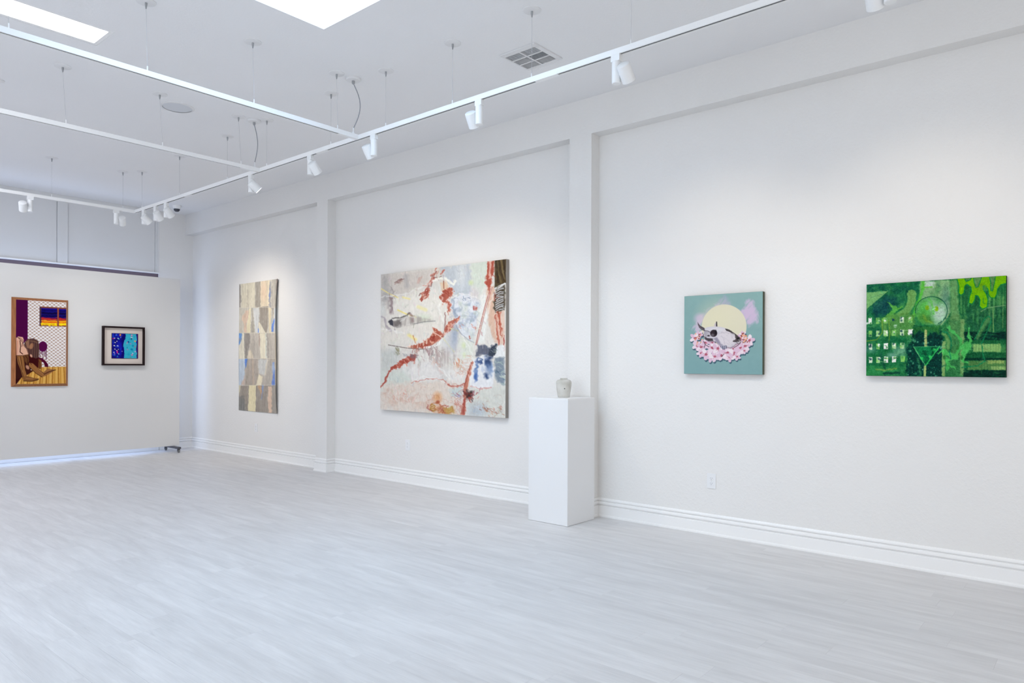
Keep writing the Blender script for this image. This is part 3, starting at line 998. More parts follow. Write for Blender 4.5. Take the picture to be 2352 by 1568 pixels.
# --- painting of a skull among blossoms
p = Painter(250, 262, [(133, 258), (1302, 189), (1310, 1440), (145, 1418)], (135, 171, 170), 3)
p.c += (0.5 - p.v)[..., None] * np.array([11, 8, 4]) + (p.noise(60, 60, 1, 0, 3)[..., None] - 0.5) * 5
lil = (208, 188, 213)
br = p.gap(26, 120, 2, 0.18, 0.6, 0.6)
p.poly([(620, 380), (680, 300), (735, 250), (790, 310), (830, 395), (740, 420)], (172, 172, 196), 0.85, 26, 18, mask=br)
p.poly([(310, 620), (440, 480), (600, 375), (700, 380), (560, 500), (430, 640), (390, 760), (345, 830), (300, 800), (225, 735), (290, 690)], lil, 0.85, 24, 20, 45, mask=br)
p.blob(370, 590, 75, 70, (209, 188, 216), 0.8, 0.5)
p.poly([(1040, 390), (1085, 305), (1135, 325), (1190, 430), (1235, 540), (1228, 665), (1175, 650), (1100, 715), (1060, 660), (985, 570), (930, 450), (1000, 450)], lil, 0.9, 26, 22, 50, mask=np.clip(br + 0.35, 0, 1))
p.blob(1110, 520, 95, 105, (208, 187, 212), 0.85, 0.4)
p.stroke([(1170, 420), (1280, 620)], 10, (190, 190, 205), 0.35, 8)
p.blob(732, 722, 335, 340, (224, 218, 192), 1, 0.012)
p.blob(600, 600, 190, 200, (230, 223, 188), 0.5, 0.9)
# blossoms: shadows first
FL = [(300, 885, 70), (330, 1005, 64), (400, 1020, 74), (390, 1115, 56), (470, 1130, 78), (455, 955, 62), (560, 1030, 86), (545, 1180, 66), (600, 1165, 72), (645, 1045, 78), (560, 955, 50),
      (700, 1150, 68), (735, 1075, 60), (785, 1110, 84), (820, 1180, 62), (875, 1060, 70), (895, 1120, 84), (930, 1165, 54), (985, 1040, 82), (1050, 1010, 74), (1110, 925, 74), (1040, 1080, 44), (980, 900, 60), (370, 830, 48), (1010, 830, 44)]
def flower(cx, cy, r, a0, cols, dx=0, dy=0, flat=None):
    for k in range(5):
        a = a0 + k * 2 * math.pi / 5
        col = flat or cols[k % len(cols)]
        p.blob(cx + dx + math.cos(a) * r * 0.55, cy + dy + math.sin(a) * r * 0.55, r * 0.56, r * 0.36, col, 1, 0.08, a, 4, 16)
rs = np.random.RandomState(5)
ang = [rs.rand() * 6 for _ in FL]
for (x, y, r), a in zip(FL, ang):
    flower(x, y, r * 1.08, a, None, 9, 22, (70, 98, 112))
for (x, y, r), a in zip(FL, ang):
    t_ = rs.rand()
    cols = [(230 - 12 * t_, 204 - 20 * t_, 218 - 12 * t_), (238, 224, 230), (222, 188, 208), (234, 214, 224)]
    flower(x, y, r * 1.08, a, cols)
    p.blob(x, y, r * 0.26, r * 0.24, (172, 74, 96), 0.95, 0.35, 0, 6)
    for _ in range(4):
        q = rs.rand() * 6.3
        p.stroke([(x, y), (x + math.cos(q) * r * 0.55, y + math.sin(q) * r * 0.55)], 5, (190, 104, 122), 0.8, 3)
for cx, cy in ((355, 885), (1000, 870), (1045, 925)):
    for _ in range(14):
        p.blob(cx + rs.randn() * 26, cy + rs.randn() * 36, 12, 10, [(224, 140, 104), (238, 176, 140), (150, 80, 70)][rs.randint(3)], 0.9, 0.3)
for q in ([(410, 870), (432, 825)], [(430, 935), (455, 985), (510, 1020)], [(455, 985), (440, 1030)], [(885, 1032), (940, 1000), (985, 955)], [(1040, 960), (1070, 920)], [(700, 1170), (735, 1130)]):
    p.stroke(q, 9, (70, 52, 58), 0.9, 3)
# the skull
sk = [(438, 746), (477, 725), (532, 717), (605, 714), (671, 720), (729, 732), (773, 758), (824, 784), (882, 816), (941, 860), (973, 892), (982, 933), (955, 965), (909, 974), (879, 1006), (827, 1032), (788, 1024), (751, 1006), (705, 1018), (675, 997), (646, 968), (620, 945), (576, 933), (518, 933), (462, 907), (436, 875), (430, 816)]
p.poly([(x + 5, y + 16) for x, y in sk], (116, 92, 106), 0.6, 10)
p.poly(sk, (206, 200, 207), 1, 4)
p.blob(620, 760, 150, 34, (224, 219, 222), 0.9, 0.5, 0.05)
p.poly([(620, 875), (664, 816), (729, 758), (810, 795), (882, 846), (909, 901), (897, 951), (827, 1012), (729, 997), (671, 955)], (222, 213, 217), 0.95, 14, 6)
p.poly([(430, 773), (506, 795), (521, 860), (576, 901), (518, 930), (445, 892)], (172, 166, 175), 0.95, 10, 5)
p.poly([(436, 863), (477, 884), (565, 895), (573, 933), (506, 935), (454, 907)], (78, 72, 78), 1, 5, 4)
p.poly([(471, 816), (524, 814), (532, 860), (486, 863)], (196, 190, 197), 0.9, 8, 4)
p.blob(*(502, 851), 20, 11, (66, 60, 66), 0.95, 0.3)
p.stroke([(445, 776), (489, 781), (524, 799)], 10, (84, 76, 84), 0.9, 4)
p.stroke([(483, 878), (562, 884), (620, 863), (637, 831)], 15, (218, 212, 217), 0.95, 5)
p.poly([(576, 892), (632, 875), (681, 962), (729, 1009), (678, 997), (632, 954)], (150, 142, 160), 0.9, 10, 5)
p.blob(*(578, 816), 53, 54, (54, 44, 50), 1, 0.10)
p.blob(*(562, 843), 24, 22, (112, 102, 108), 0.8, 0.4)
p.blob(*(608, 799), 14, 34, (34, 28, 34), 0.9, 0.4)
p.poly([(745, 749), (780, 752), (836, 779), (885, 814), (941, 857), (909, 863), (868, 828), (815, 799), (772, 781)], (72, 64, 64), 1, 4, 4)
p.blob(*(879, 834), 18, 12, (196, 188, 190), 0.9, 0.4, 0.6)
p.poly([(903, 863), (935, 851), (973, 892), (982, 936), (941, 951), (868, 942), (868, 927), (903, 924)], (84, 74, 76), 1, 5, 5)
p.blob(*(941, 895), 18, 16, (36, 32, 36), 0.95, 0.3)
p.stroke([(955, 916), (973, 948), (941, 965)], 9, (190, 180, 184), 0.9, 4)
p.stroke([(865, 936), (903, 942), (941, 968)], 7, (60, 52, 56), 0.9, 3)
p.poly([(334, 640), (350, 668), (375, 700), (440, 735), (448, 782), (400, 765), (360, 730), (342, 690)], (84, 76, 82), 1, 3)
p.stroke([(345, 690), (380, 735), (430, 765)], 8, (130, 122, 128), 0.7, 4)
p.poly([(612, 640), (628, 640), (632, 714), (608, 714)], (72, 66, 70), 1, 3)
p.poly([(582, 705), (590, 675), (604, 652), (613, 714)], (206, 192, 198), 1, 3)
p.poly([(684, 1012), (770, 1000), (775, 1040), (735, 1062), (690, 1046)], (86, 86, 112), 0.95, 5, 8, 14)
for x in (700, 728, 752):
    p.stroke([(x, 1008), (x + 4, 1046)], 12, (206, 206, 216), 0.9, 3)
for _ in range(34):
    x, y = 640 + rs.rand() * 240, 780 + rs.rand() * 200
    p.stroke([(x, y), (x + 20 + rs.randn() * 16, y + 14 + rs.randn() * 14)], 3, (160, 150, 162), 0.5, 2)
p.stroke([(664, 816), (751, 805), (868, 831)], 4, (150, 140, 150), 0.7, 2, 5)
p.stroke([(693, 846), (729, 904), (751, 991)], 4, (168, 158, 170), 0.6, 2, 5)
art_skull = p

# --- green painting
p = Painter(330, 234, [(165, 243), (1960, 130), (1972, 1442), (172, 1412)], (40, 112, 66), 7)
n1, n2 = p.noise(160, 160, 1, 0, 4), p.noise(45, 45, 3, 0.4, 3)
p.blend(np.clip((n1 - 0.35) * 2.6, 0, 1), (74, 138, 80))
p.blend(np.clip((n2 - 0.55) * 2.5, 0, 1), (22, 84, 62))
left = np.clip((1250 - p.X) / 500, 0, 1)
p.blend(left * 0.35, (24, 110, 72))
p.poly([(165, 243), (842, 204), (830, 320), (690, 420), (560, 560), (420, 600), (240, 660), (170, 600)], (24, 88, 68), 0.85, 20, 20, mask=p.gap(60, 60, 4, 0.15, 0.6))
p.poly([(230, 530), (420, 400), (560, 420), (430, 620), (300, 660)], (28, 74, 82), 0.6, 30, 25)
p.poly([(166, 342), (442, 325), (330, 420), (200, 530), (168, 560)], (112, 166, 104), 0.95, 5, 5)
p.stroke([(220, 410), (300, 385), (380, 360)], 10, (78, 128, 92), 0.7, 4, 6)
p.poly([(848, 204), (1235, 186), (1242, 600), (1180, 660), (1000, 640), (850, 560)], (128, 168, 120), 0.9, 10, 8, mask=p.gap(70, 90, 5, 0.0, 0.5))
p.poly([(900, 206), (1020, 200), (1030, 270), (900, 285)], (176, 194, 186), 0.8, 20, 15)
p.blob(1180, 430, 55, 150, (72, 118, 104), 0.6, 0.6)
p.poly([(1240, 190), (1330, 185), (1360, 700), (1250, 690)], (104, 152, 96), 0.8, 14, 10)
# vertical streaked ground on the right
st = p.noise(20, 300, 6, 0, 2)
rg = np.clip((p.X - 1330) / 60, 0, 1) * np.clip((900 - p.Y) / 60, 0, 1)
p.blend(rg * np.clip((st - 0.45) * 3, 0, 1) * 0.8, (34, 92, 58))
p.blend(rg * np.clip((0.42 - st) * 3, 0, 1) * 0.8, (100, 150, 88))
p.poly([(1460, 560), (1900, 520), (1950, 560), (1950, 840), (1500, 850), (1430, 700)], (32, 84, 62), 0.6, 30, 30, mask=p.gap(26, 60, 2, 0.2, 0.6))
# bright green runs on the left
p.stroke([(885, 205), (888, 280), (850, 420), (800, 560), (770, 650)], 44, (82, 172, 66), 0.9, 8, 10)
p.stroke([(885, 278), (1005, 276)], 18, (96, 176, 70), 0.9, 5, 4)
p.stroke([(745, 365), (745, 470), (690, 570), (600, 620)], 118, (104, 158, 90), 0.95, 6, 6, w2=70)
p.stroke([(745, 365), (745, 470), (690, 570), (600, 620)], 92, (98, 150, 84), 0.8, 10, 6, w2=50)
p.poly([(425, 450), (510, 510), (570, 530), (640, 520), (560, 590), (510, 620), (560, 680), (440, 720), (380, 680), (470, 600), (500, 560)], (86, 160, 72), 0.9, 6, 12)
p.poly([(330, 690), (470, 630), (700, 590), (790, 640), (775, 905), (470, 900), (370, 830)], (86, 140, 72), 0.8, 16, 14)
p.poly([(180, 800), (330, 780), (360, 900), (300, 960), (175, 965)], (30, 100, 68), 0.8, 14, 12)
p.poly([(440, 700), (470, 900), (450, 1080), (400, 1180), (430, 900)], (30, 100, 58), 0.7, 10, 10)
p.stroke([(370, 700), (372, 860), (300, 950), (172, 968)], 10, (112, 156, 58), 0.9, 4)
p.stroke([(452, 700), (470, 860), (455, 1020)], 10, (108, 156, 58), 0.8, 4)
p.poly([(172, 980), (330, 960), (700, 930), (700, 1100), (172, 1110)], (22, 96, 62), 0.55, 20, 20, mask=p.gap(50, 50, 6, 0.1, 0.6))
p.blob(620, 1090, 90, 60, (130, 178, 150), 0.6, 0.6, 0, 20)
p.blob(230, 1080, 60, 40, (120, 170, 150), 0.5, 0.7)
p.blob(500, 1150, 60, 30, (140, 180, 170), 0.5, 0.7)
p.poly([(172, 1280), (580, 1300), (585, 1370), (400, 1370), (400, 1415), (172, 1412)], (48, 130, 74), 0.85, 8, 8)
p.stroke([(300, 1330), (400, 1345), (560, 1320)], 18, (120, 160, 80), 0.7, 6, 8)
p.stroke([(400, 1385), (600, 1375)], 26, (14, 64, 54), 0.8, 6, 6)
p.stroke([(360, 1140), (380, 1240), (410, 1310)], 34, (28, 90, 66), 0.8, 8, 8)
rs = np.random.RandomState(9)
rows = [(708, [215, 314, 412, None, 621, 729]), (872, [219, 316, 416, 522, 627, 733]), (1040, [223, 319, 420, 525, 631]), (1212, [227, 323, 424, 528, 638])]
for y, xs in rows:
    for i, x in enumerate(xs):
        if x is None:
            continue
        w = 22 + (x > 350) * 5
        yy = y - (x - 215) * 0.03
        col = [(190, 208, 182), (150, 190, 140), (118, 178, 98), (166, 196, 154), (208, 216, 206)][rs.randint(5)]
        p.rect(x - w, yy - 38, x + w, yy + 38, col, soft=3, rough=3)
        for _ in range(3):
            p.blob(x + rs.randn() * 10, yy + rs.randn() * 18, 12, 16, [(70, 140, 80), (120, 190, 90), (40, 80, 80), (228, 232, 226)][rs.randint(4)], 0.8, 0.4, rs.rand() * 3)
p.blob(515, 695, 22, 16, (16, 52, 80), 0.9, 0.4, 0.4, 6)
p.blob(540, 775, 20, 18, (180, 206, 190), 0.7, 0.5, 0, 8)
# the round head
p.blob(1000, 585, 205, 180, (84, 150, 92), 0.9, 0.05)
p.poly([(830, 500), (960, 430), (1050, 480), (1000, 640), (880, 740), (830, 690)], (84, 172, 76), 0.7, 30, 25)
p.blob(1110, 620, 85, 120, (164, 192, 172), 0.9, 0.5, 0.3, 14)
p.blob(1010, 510, 50, 70, (150, 180, 160), 0.7, 0.6)
p.blob(920, 680, 90, 60, (70, 130, 60), 0.8, 0.5, 0.4)
p.stroke([(900, 640), (930, 700), (1000, 730)], 30, (104, 150, 60), 0.7, 8, 6)
p.blob(945, 540, 26, 32, (112, 162, 40), 0.95, 0.2)
p.blob(1066, 556, 24, 34, (120, 172, 30), 0.95, 0.2)
p.stroke([(960, 420), (1000, 460), (1030, 620)], 26, (90, 178, 80), 0.7, 8, 8)
arc = [(1000 + 205 * math.cos(a), 580 + 182 * math.sin(a)) for a in np.linspace(-3.3, 1.1, 40)]
p.stroke(arc, 9, (18, 82, 62), 0.95, 3)
p.stroke([(1230, 620), (1195, 680), (1130, 760)], 8, (150, 178, 110), 0.8, 3)
# dark mass below with splatter
p.poly([(770, 780), (900, 760), (880, 860), (960, 900), (1010, 860), (1120, 800), (1130, 900), (1160, 1000), (1150, 1425), (690, 1425), (690, 1100), (760, 920)], (6, 62, 54), 0.95, 14, 22)
p.poly([(770, 780), (1120, 770), (1100, 880), (1000, 830), (930, 880), (860, 830), (790, 880)], (52, 116, 58), 0.8, 14, 16)
for _ in range(150):
    x, y = 700 + rs.rand() * 450, 960 + rs.rand() * 460
    r = 3 + rs.rand() ** 3 * 13
    p.blob(x, y, r, r * (0.7 + rs.rand() * 0.6), [(70, 146, 104), (100, 168, 130), (20, 90, 66)][rs.randint(3)], 0.75, 0.5)
p.stroke([(830, 1200), (860, 1290), (870, 1420)], 26, (60, 128, 84), 0.7, 8, 10)
p.poly([(918, 820), (945, 820), (950, 1042), (912, 1042)], (166, 182, 118), 0.95, 4, 4)
for y in range(835, 1035, 24):
    p.stroke([(920, y), (945, y + rs.randn() * 4)], 6, (110, 140, 80), 0.6, 3)
p.poly([(780, 1044), (1114, 1040), (932, 1288)], (26, 122, 74), 1, 3)
tri = p.gap(30, 30, 3, 0.45, 0.7)
p.poly([(790, 1050), (1104, 1046), (932, 1278)], (14, 80, 54), 0.9, 4, mask=tri)
p.stroke([(780, 1044), (932, 1288)], 13, (84, 164, 104), 0.9, 3, 4)
p.stroke([(1114, 1040), (932, 1288)], 15, (60, 178, 92), 0.9, 3, 4)
p.stroke([(780, 1044), (1114, 1040)], 7, (84, 170, 110), 0.8, 3)
for x, y in ((880, 1195), (1045, 1080), (990, 1175)):
    p.blob(x, y, 22, 18, (60, 190, 96), 0.9, 0.4, 0.4, 8)
p.poly([(914, 1286), (944, 1286), (940, 1425), (908, 1425)], (150, 176, 110), 0.95, 4, 4)
# posts, bars and slime on the right
p.poly([(1250, 640), (1360, 620), (1420, 760), (1400, 960), (1220, 800)], (92, 138, 84), 0.6, 20, 16)
p.rect(1144, 975, 1186, 1425, (128, 166, 102), alpha=0.9, soft=6, rough=5)
p.rect(1378, 690, 1430, 1425, (108, 152, 94), alpha=0.9, soft=8, rough=6)
p.rect(1190, 900, 1375, 1425, (64, 122, 74), alpha=0.5, soft=20, rough=15)
p.rect(1430, 850, 1965, 962, (6, 52, 46), alpha=0.9, soft=8, rough=8, mask=p.gap(120, 16, 3, 0.1, 0.45))
p.rect(1420, 962, 1965, 1012, (30, 96, 58), alpha=0.8, soft=8)
p.rect(1540, 1010, 1900, 1112, (126, 172, 104), alpha=0.95, soft=8, rough=8)
p.rect(1430, 1118, 1968, 1212, (26, 90, 56), alpha=0.9, soft=8, rough=6, mask=p.gap(90, 14, 5, 0.05, 0.45))
p.rect(1430, 1190, 1968, 1222, (8, 56, 46), alpha=0.85, soft=6)
p.rect(1480, 1222, 1968, 1345, (84, 132, 76), alpha=0.9, soft=8, rough=8)
p.rect(1730, 1222, 1950, 1262, (140, 166, 96), alpha=0.8, soft=8, rough=6)
p.rect(1780, 1300, 1968, 1345, (138, 176, 108), alpha=0.8, soft=8, rough=6)
p.rect(1420, 1348, 1972, 1442, (8, 54, 44), alpha=0.95, soft=8, rough=6, mask=p.gap(100, 18, 2, 0.0, 0.4))
for x in range(1470, 1960, 37):
    p.stroke([(x, 870), (x + 4, 1430)], 5, (20, 70, 50), 0.35, 3)
sl = (74, 168, 88)
for q, w, w2 in (([(1225, 790), (1300, 870), (1380, 940), (1400, 1040), (1310, 1160), (1225, 1220), (1215, 1340)], 34, 36), ([(1490, 800), (1490, 920), (1515, 980), (1500, 1050), (1430, 1120), (1405, 1190)], 26, 60),
                 ([(1170, 1090), (1185, 1190), (1250, 1270), (1310, 1330)], 60, 18), ([(1405, 1180), (1430, 1230), (1485, 1250)], 44, 14), ([(1100, 1130), (1160, 1090), (1230, 1140), (1330, 1170)], 22, 70)):
    p.stroke(q, w, sl, 0.95, 5, 16, 40, w2=w2)
p.blob(1450, 1060, 60, 80, sl, 0.9, 0.2, 0.3, 18)
for x, y in ((1175, 1180), (1400, 1185), (1340, 1060)):
    p.blob(x, y, 18, 28, (52, 112, 60), 0.9, 0.3)
p.stroke([(1160, 850), (1210, 860), (1255, 940), (1262, 1030), (1240, 1110), (1260, 1200)], 16, (30, 124, 84), 0.9, 4, 5)
p.stroke([(1150, 880), (1190, 900), (1225, 990), (1220, 1060)], 34, (104, 152, 88), 0.7, 8)
p.stroke([(1560, 950), (1640, 800), (1690, 680), (1740, 650), (1775, 690), (1745, 800), (1690, 920), (1655, 1000), (1670, 1120), (1700, 1230), (1600, 1290), (1400, 1310)], 13, (28, 126, 80), 0.9, 4, 5)
p.stroke([(1600, 930), (1660, 810), (1735, 690)], 48, (96, 150, 86), 0.6, 12)
p.stroke([(1350, 190), (1365, 560), (1385, 650)], 9, (24, 90, 54), 0.8, 3, 4)
p.stroke([(1790, 540), (1805, 850)], 10, (120, 160, 96), 0.7, 4)
p.stroke([(1925, 400), (1925, 800)], 12, (110, 156, 90), 0.6, 4)
p.stroke([(1640, 590), (1720, 545), (1960, 510)], 8, (150, 180, 130), 0.6, 4)
drip = [(1325, 150), (1975, 110), (1955, 225), (1890, 240), (1845, 300), (1835, 370), (1812, 412), (1770, 408), (1745, 380), (1732, 300), (1690, 246), (1652, 262), (1662, 312), (1702, 372), (1722, 440), (1712, 530), (1660, 553), (1626, 520),
        (1632, 440), (1602, 384), (1562, 378), (1552, 440), (1522, 488), (1488, 478), (1494, 400), (1520, 330), (1512, 272), (1455, 232), (1422, 260), (1410, 350), (1380, 374), (1354, 350), (1358, 262)]
p.stroke(drip[2:] + [drip[0]], 24, (22, 124, 66), 1, 4)
p.poly(drip, (104, 166, 8), 1, 4)
p.blob(1640, 280, 60, 50, (92, 140, 60), 0.5, 0.5)
for v_ in ([(1540, 120), (1650, 115), (1618, 210), (1596, 270), (1572, 275), (1552, 215)], [(1418, 130), (1530, 125), (1490, 182), (1445, 200)], [(1742, 110), (1822, 105), (1806, 215), (1784, 322), (1768, 318), (1764, 220)]):
    p.stroke(v_ + [v_[0]], 20, (22, 124, 66), 1, 4)
    p.poly(v_, (84, 132, 76), 1, 4, 3)
p.stroke([(1668, 420), (1668, 480), (1690, 490)], 10, (30, 122, 60), 0.8, 3)
for _ in range(260):        # broken brushwork
    x, y = 170 + rs.rand() * 1790, 180 + rs.rand() * 1240
    i, j = np.unravel_index(np.argmin((p.X[::6, ::6] - x) ** 2 + (p.Y[::6, ::6] - y) ** 2), p.X[::6, ::6].shape)
    c0 = p.c[i * 6, j * 6] * (0.72 + rs.rand() * 0.62)
    a_, l_ = rs.randn() * 0.8 + (1.5 if x > 1300 and y < 900 else 0.3), 14 + rs.rand() * 42
    p.stroke([(x, y), (x + math.cos(a_) * l_, y + math.sin(a_) * l_)], 5 + rs.rand() * 9, c0, 0.55, 3, 6)
p.c += (p.noise(9, 9, 5, 0, 2)[..., None] - 0.5) * np.array([30, 34, 26]) + (p.noise(26, 26, 2, 0, 2)[..., None] - 0.5) * np.array([18, 26, 18])
p.c = np.clip((p.c - np.array([70, 118, 74])) * 1.22 + np.array([68, 118, 70]), 3, 245)
art_green = p

# --- large abstract canvas
p = Painter(300, 364, [(98, 228), (1192, 95), (1182, 1488), (85, 1420)], (223, 220, 214), 13)
p.blend(np.clip((p.noise(220, 260, 1, 0, 3) - 0.42) * 2.2, 0, 1), (214, 208, 200))
p.blend(np.clip((p.noise(90, 200, 3, 0, 3) - 0.56) * 2.4, 0, 1) * 0.7, (206, 212, 212))
p.poly([(620, 160), (885, 128), (895, 330), (870, 420), (740, 400), (700, 300), (640, 240)], (188, 196, 204), 0.95, 16, 14)
p.blob(800, 220, 40, 110, (214, 218, 220), 0.8, 0.6)
p.poly([(885, 128), (1025, 112), (1010, 330), (960, 440), (900, 330)], (208, 217, 206), 0.95, 12, 8)
p.poly([(960, 420), (1050, 380), (1030, 620), (1000, 820), (930, 840)], (228, 230, 226), 0.9, 14)
p.poly([(98, 228), (420, 190), (560, 180), (500, 330), (330, 420), (100, 460)], (204, 197, 190), 0.9, 30, 20)
p.poly([(98, 228), (150, 230), (200, 480), (100, 480)], (168, 166, 166), 0.7, 30, 15)
p.stroke([(320, 240), (325, 330)], 40, (170, 168, 170), 0.6, 14, 8)
p.poly([(190, 440), (480, 380), (640, 420), (660, 600), (420, 660), (200, 620)], (230, 227, 219), 0.8, 40, 20)
p.poly([(95, 690), (400, 650), (650, 640), (640, 740), (400, 840), (95, 850)], (226, 221, 212), 0.8, 30, 20)
vs = p.gap(26, 190, 5, 0.42, 0.75)
p.poly([(98, 900), (420, 900), (700, 900), (760, 1150), (380, 1160), (90, 1180)], (196, 190, 186), 0.7, 30, 20, mask=vs)
p.poly([(470, 880), (740, 880), (780, 1010), (560, 1000)], (168, 152, 150), 0.6, 30, 20, mask=vs)
p.poly([(90, 900), (250, 890), (260, 1050), (90, 1090)], (196, 200, 196), 0.8, 24)
p.poly([(90, 1080), (330, 1070), (380, 1180), (90, 1260)], (206, 214, 206), 0.8, 30)
p.poly([(90, 1190), (760, 1160), (800, 1470), (85, 1420)], (222, 208, 196), 0.75, 30, 20)
p.poly([(100, 1230), (500, 1190), (640, 1300), (500, 1410), (90, 1400)], (210, 176, 158), 0.5, 30, 25, mask=p.gap(36, 36, 2, 0.45, 0.7, 0, 3))
p.poly([(850, 1230), (1180, 1190), (1180, 1480), (850, 1465)], (212, 214, 206), 0.8, 20)
p.blob(940, 1420, 80, 60, (170, 184, 200), 0.6, 0.6)
rs = np.random.RandomState(21)
def dabs(path, n, spread, size, cols, alpha=0.85, ang=0.9):
    P = np.array(path, float)
    for _ in range(n):
        t_ = rs.rand() * (len(P) - 1)
        i = int(t_)
        c = P[i] + (P[i + 1] - P[i]) * (t_ - i) + rs.randn(2) * spread
        a = ang + rs.randn() * 0.35
        l = size * (0.6 + rs.rand())
        p.stroke([(c[0] - math.cos(a) * l, c[1] - math.sin(a) * l), (c[0] + math.cos(a) * l, c[1] + math.sin(a) * l)], size * (0.35 + rs.rand() * 0.4), cols[rs.randint(len(cols))], alpha, 3, 5)
red, red2, dk = (192, 86, 64), (208, 116, 94), (122, 92, 88)
# smudges upper left
dabs([(225, 300), (290, 270)], 12, 8, 14, [(140, 112, 108), (170, 140, 134)], 0.7, -0.5)
dabs([(190, 345), (215, 400)], 8, 10, 10, [(150, 140, 140)], 0.6, 1.2)
p.stroke([(186, 440), (188, 560)], 26, (132, 112, 118), 0.75, 10, 10)
p.stroke([(165, 450), (160, 520)], 18, (170, 160, 160), 0.6, 8)
dabs([(205, 420), (230, 430)], 5, 8, 10, [(150, 120, 120)], 0.7)
dabs([(440, 260), (430, 300)], 9, 10, 14, [(204, 176, 166), (196, 160, 150)], 0.6, -0.9)
dabs([(605, 190), (560, 250), (530, 310), (495, 380), (450, 450)], 46, 16, 17, [red, (176, 70, 56), (206, 128, 110), dk], 0.75, -0.95)
p.stroke([(100, 352), (170, 395), (245, 430)], 9, (234, 220, 140), 0.9, 4)
p.stroke([(170, 395), (180, 445), (200, 440)], 6, (120, 100, 90), 0.5, 4)
p.stroke([(290, 428), (350, 442)], 14, (236, 226, 160), 0.9, 5)
p.stroke([(245, 540), (320, 575), (402, 602)], 12, (236, 222, 140), 0.95, 4)
p.stroke([(425, 512), (490, 538)], 30, (234, 228, 180), 0.9, 8)
p.stroke([(340, 760), (400, 800)], 26, (236, 224, 150), 0.85, 8)
p.stroke([(378, 765), (400, 830)], 8, (206, 130, 80), 0.8, 4)
p.stroke([(100, 595), (130, 615), (140, 680), (185, 720)], 16, (168, 158, 166), 0.8, 7, 8)
p.blob(470, 610, 60, 34, (210, 222, 200), 0.7, 0.6)
# dark pocket on the left
p.poly([(200, 632), (300, 600), (400, 590), (560, 636), (470, 642), (385, 668), (290, 684), (205, 684)], (168, 160, 154), 0.85, 12, 8, mask=p.gap(20, 120, 6, 0.1, 0.6))
p.poly([(205, 640), (260, 622), (270, 680), (210, 684)], (116, 110, 108), 0.9, 12, 8)
p.poly([(160, 640), (192, 614), (204, 640), (206, 682), (180, 672)], (72, 72, 80), 1, 5, 4)
p.stroke([(198, 612), (270, 606), (325, 588), (352, 562)], 9, (96, 92, 88), 0.9, 4, 4)
p.stroke([(350, 570), (370, 600), (375, 640)], 16, (140, 112, 112), 0.7, 7, 8)
p.stroke([(388, 662), (480, 642), (572, 636)], 6, (130, 130, 132), 0.9, 3)
# white-blue cloud
p.poly([(722, 440), (770, 402), (860, 405), (930, 430), (962, 470), (940, 640), (905, 822), (860, 810), (790, 740), (760, 650), (722, 560), (700, 500)], (220, 224, 230), 0.95, 10, 12)
p.poly([(722, 440), (770, 402), (960, 470), (940, 640), (790, 700), (722, 560)], (158, 172, 192), 0.8, 12, 10, mask=p.gap(38, 46, 4, 0.52, 0.75, 0, 3))
p.poly([(722, 440), (960, 470), (905, 822), (722, 560)], (196, 206, 190), 0.5, 12, 10, mask=p.gap(50, 60, 1, 0.55, 0.8, 0, 2))
p.stroke([(735, 430), (725, 520), (760, 600)], 16, (120, 136, 160), 0.6, 8, 14)
dabs([(820, 450), (850, 440)], 6, 10, 10, [(110, 126, 150)], 0.7)
p.blob(918, 522, 13, 17, (190, 66, 52), 0.9, 0.6, 0, 14)
dabs([(900, 690), (945, 690)], 6, 10, 9, [(214, 130, 110)], 0.7)
dabs([(790, 690), (780, 670)], 6, 12, 7, [(206, 120, 100)], 0.7)
p.blob(885, 300, 18, 20, (208, 222, 168), 0.8, 0.7)
p.blob(925, 395, 40, 60, (206, 200, 202), 0.7, 0.6)
# red drapery and bands
p.poly([(620, 300), (670, 280), (690, 330), (660, 380), (625, 370)], (218, 192, 164), 0.9, 8, 8)
p.poly([(608, 420), (640, 380), (690, 348), (735, 350), (735, 378), (700, 430), (660, 478), (622, 470)], red, 0.95, 6, 16)
dabs([(640, 400), (720, 370)], 8, 12, 12, [(222, 130, 104), (170, 56, 44)], 0.8)
p.stroke([(648, 285), (650, 350)], 8, (150, 80, 60), 0.8, 3)
p.stroke([(555, 285), (600, 262), (660, 262), (700, 290), (735, 315), (750, 282)], 20, (236, 236, 228), 0.95, 4, 5)
p.stroke([(690, 470), (700, 500), (690, 545)], 22, (204, 96, 74), 0.9, 6, 10)
p.stroke([(660, 560), (662, 640), (652, 720), (640, 770)], 9, (150, 110, 104), 0.9, 3, 4)
band = [(328, 862), (440, 832), (520, 782), (566, 728), (560, 700), (606, 722), (650, 742), (662, 690), (700, 640), (740, 612), (795, 598), (770, 645), (720, 705), (664, 760), (620, 800), (560, 838), (480, 872), (390, 878)]
p.poly(band, (200, 98, 74), 1, 5, 9)
p.poly(band, (226, 170, 146), 0.9, 5, 5, mask=p.gap(22, 22, 6, 0.58, 0.72))
p.poly(band, (176, 58, 44), 0.8, 5, 5, mask=p.gap(18, 26, 2, 0.6, 0.76))
for x, y in ((350, 850), (375, 860), (420, 850), (470, 830), (500, 815)):
    p.stroke([(x, y - 14), (x - 4, y + 22)], 9, (228, 214, 196), 0.8, 3)
p.stroke([(160, 848), (240, 862), (330, 876), (430, 884), (520, 880), (585, 862), (620, 820), (650, 770)], 7, (122, 110, 104), 0.95, 3)
p.stroke([(480, 872), (560, 862), (605, 838), (632, 795)], 22, (236, 236, 232), 0.95, 4)
p.stroke([(555, 735), (600, 760), (640, 790)], 8, (230, 206, 190), 0.9, 3)
p.stroke([(640, 785), (690, 850), (735, 905)], 11, (232, 224, 170), 0.9, 5)
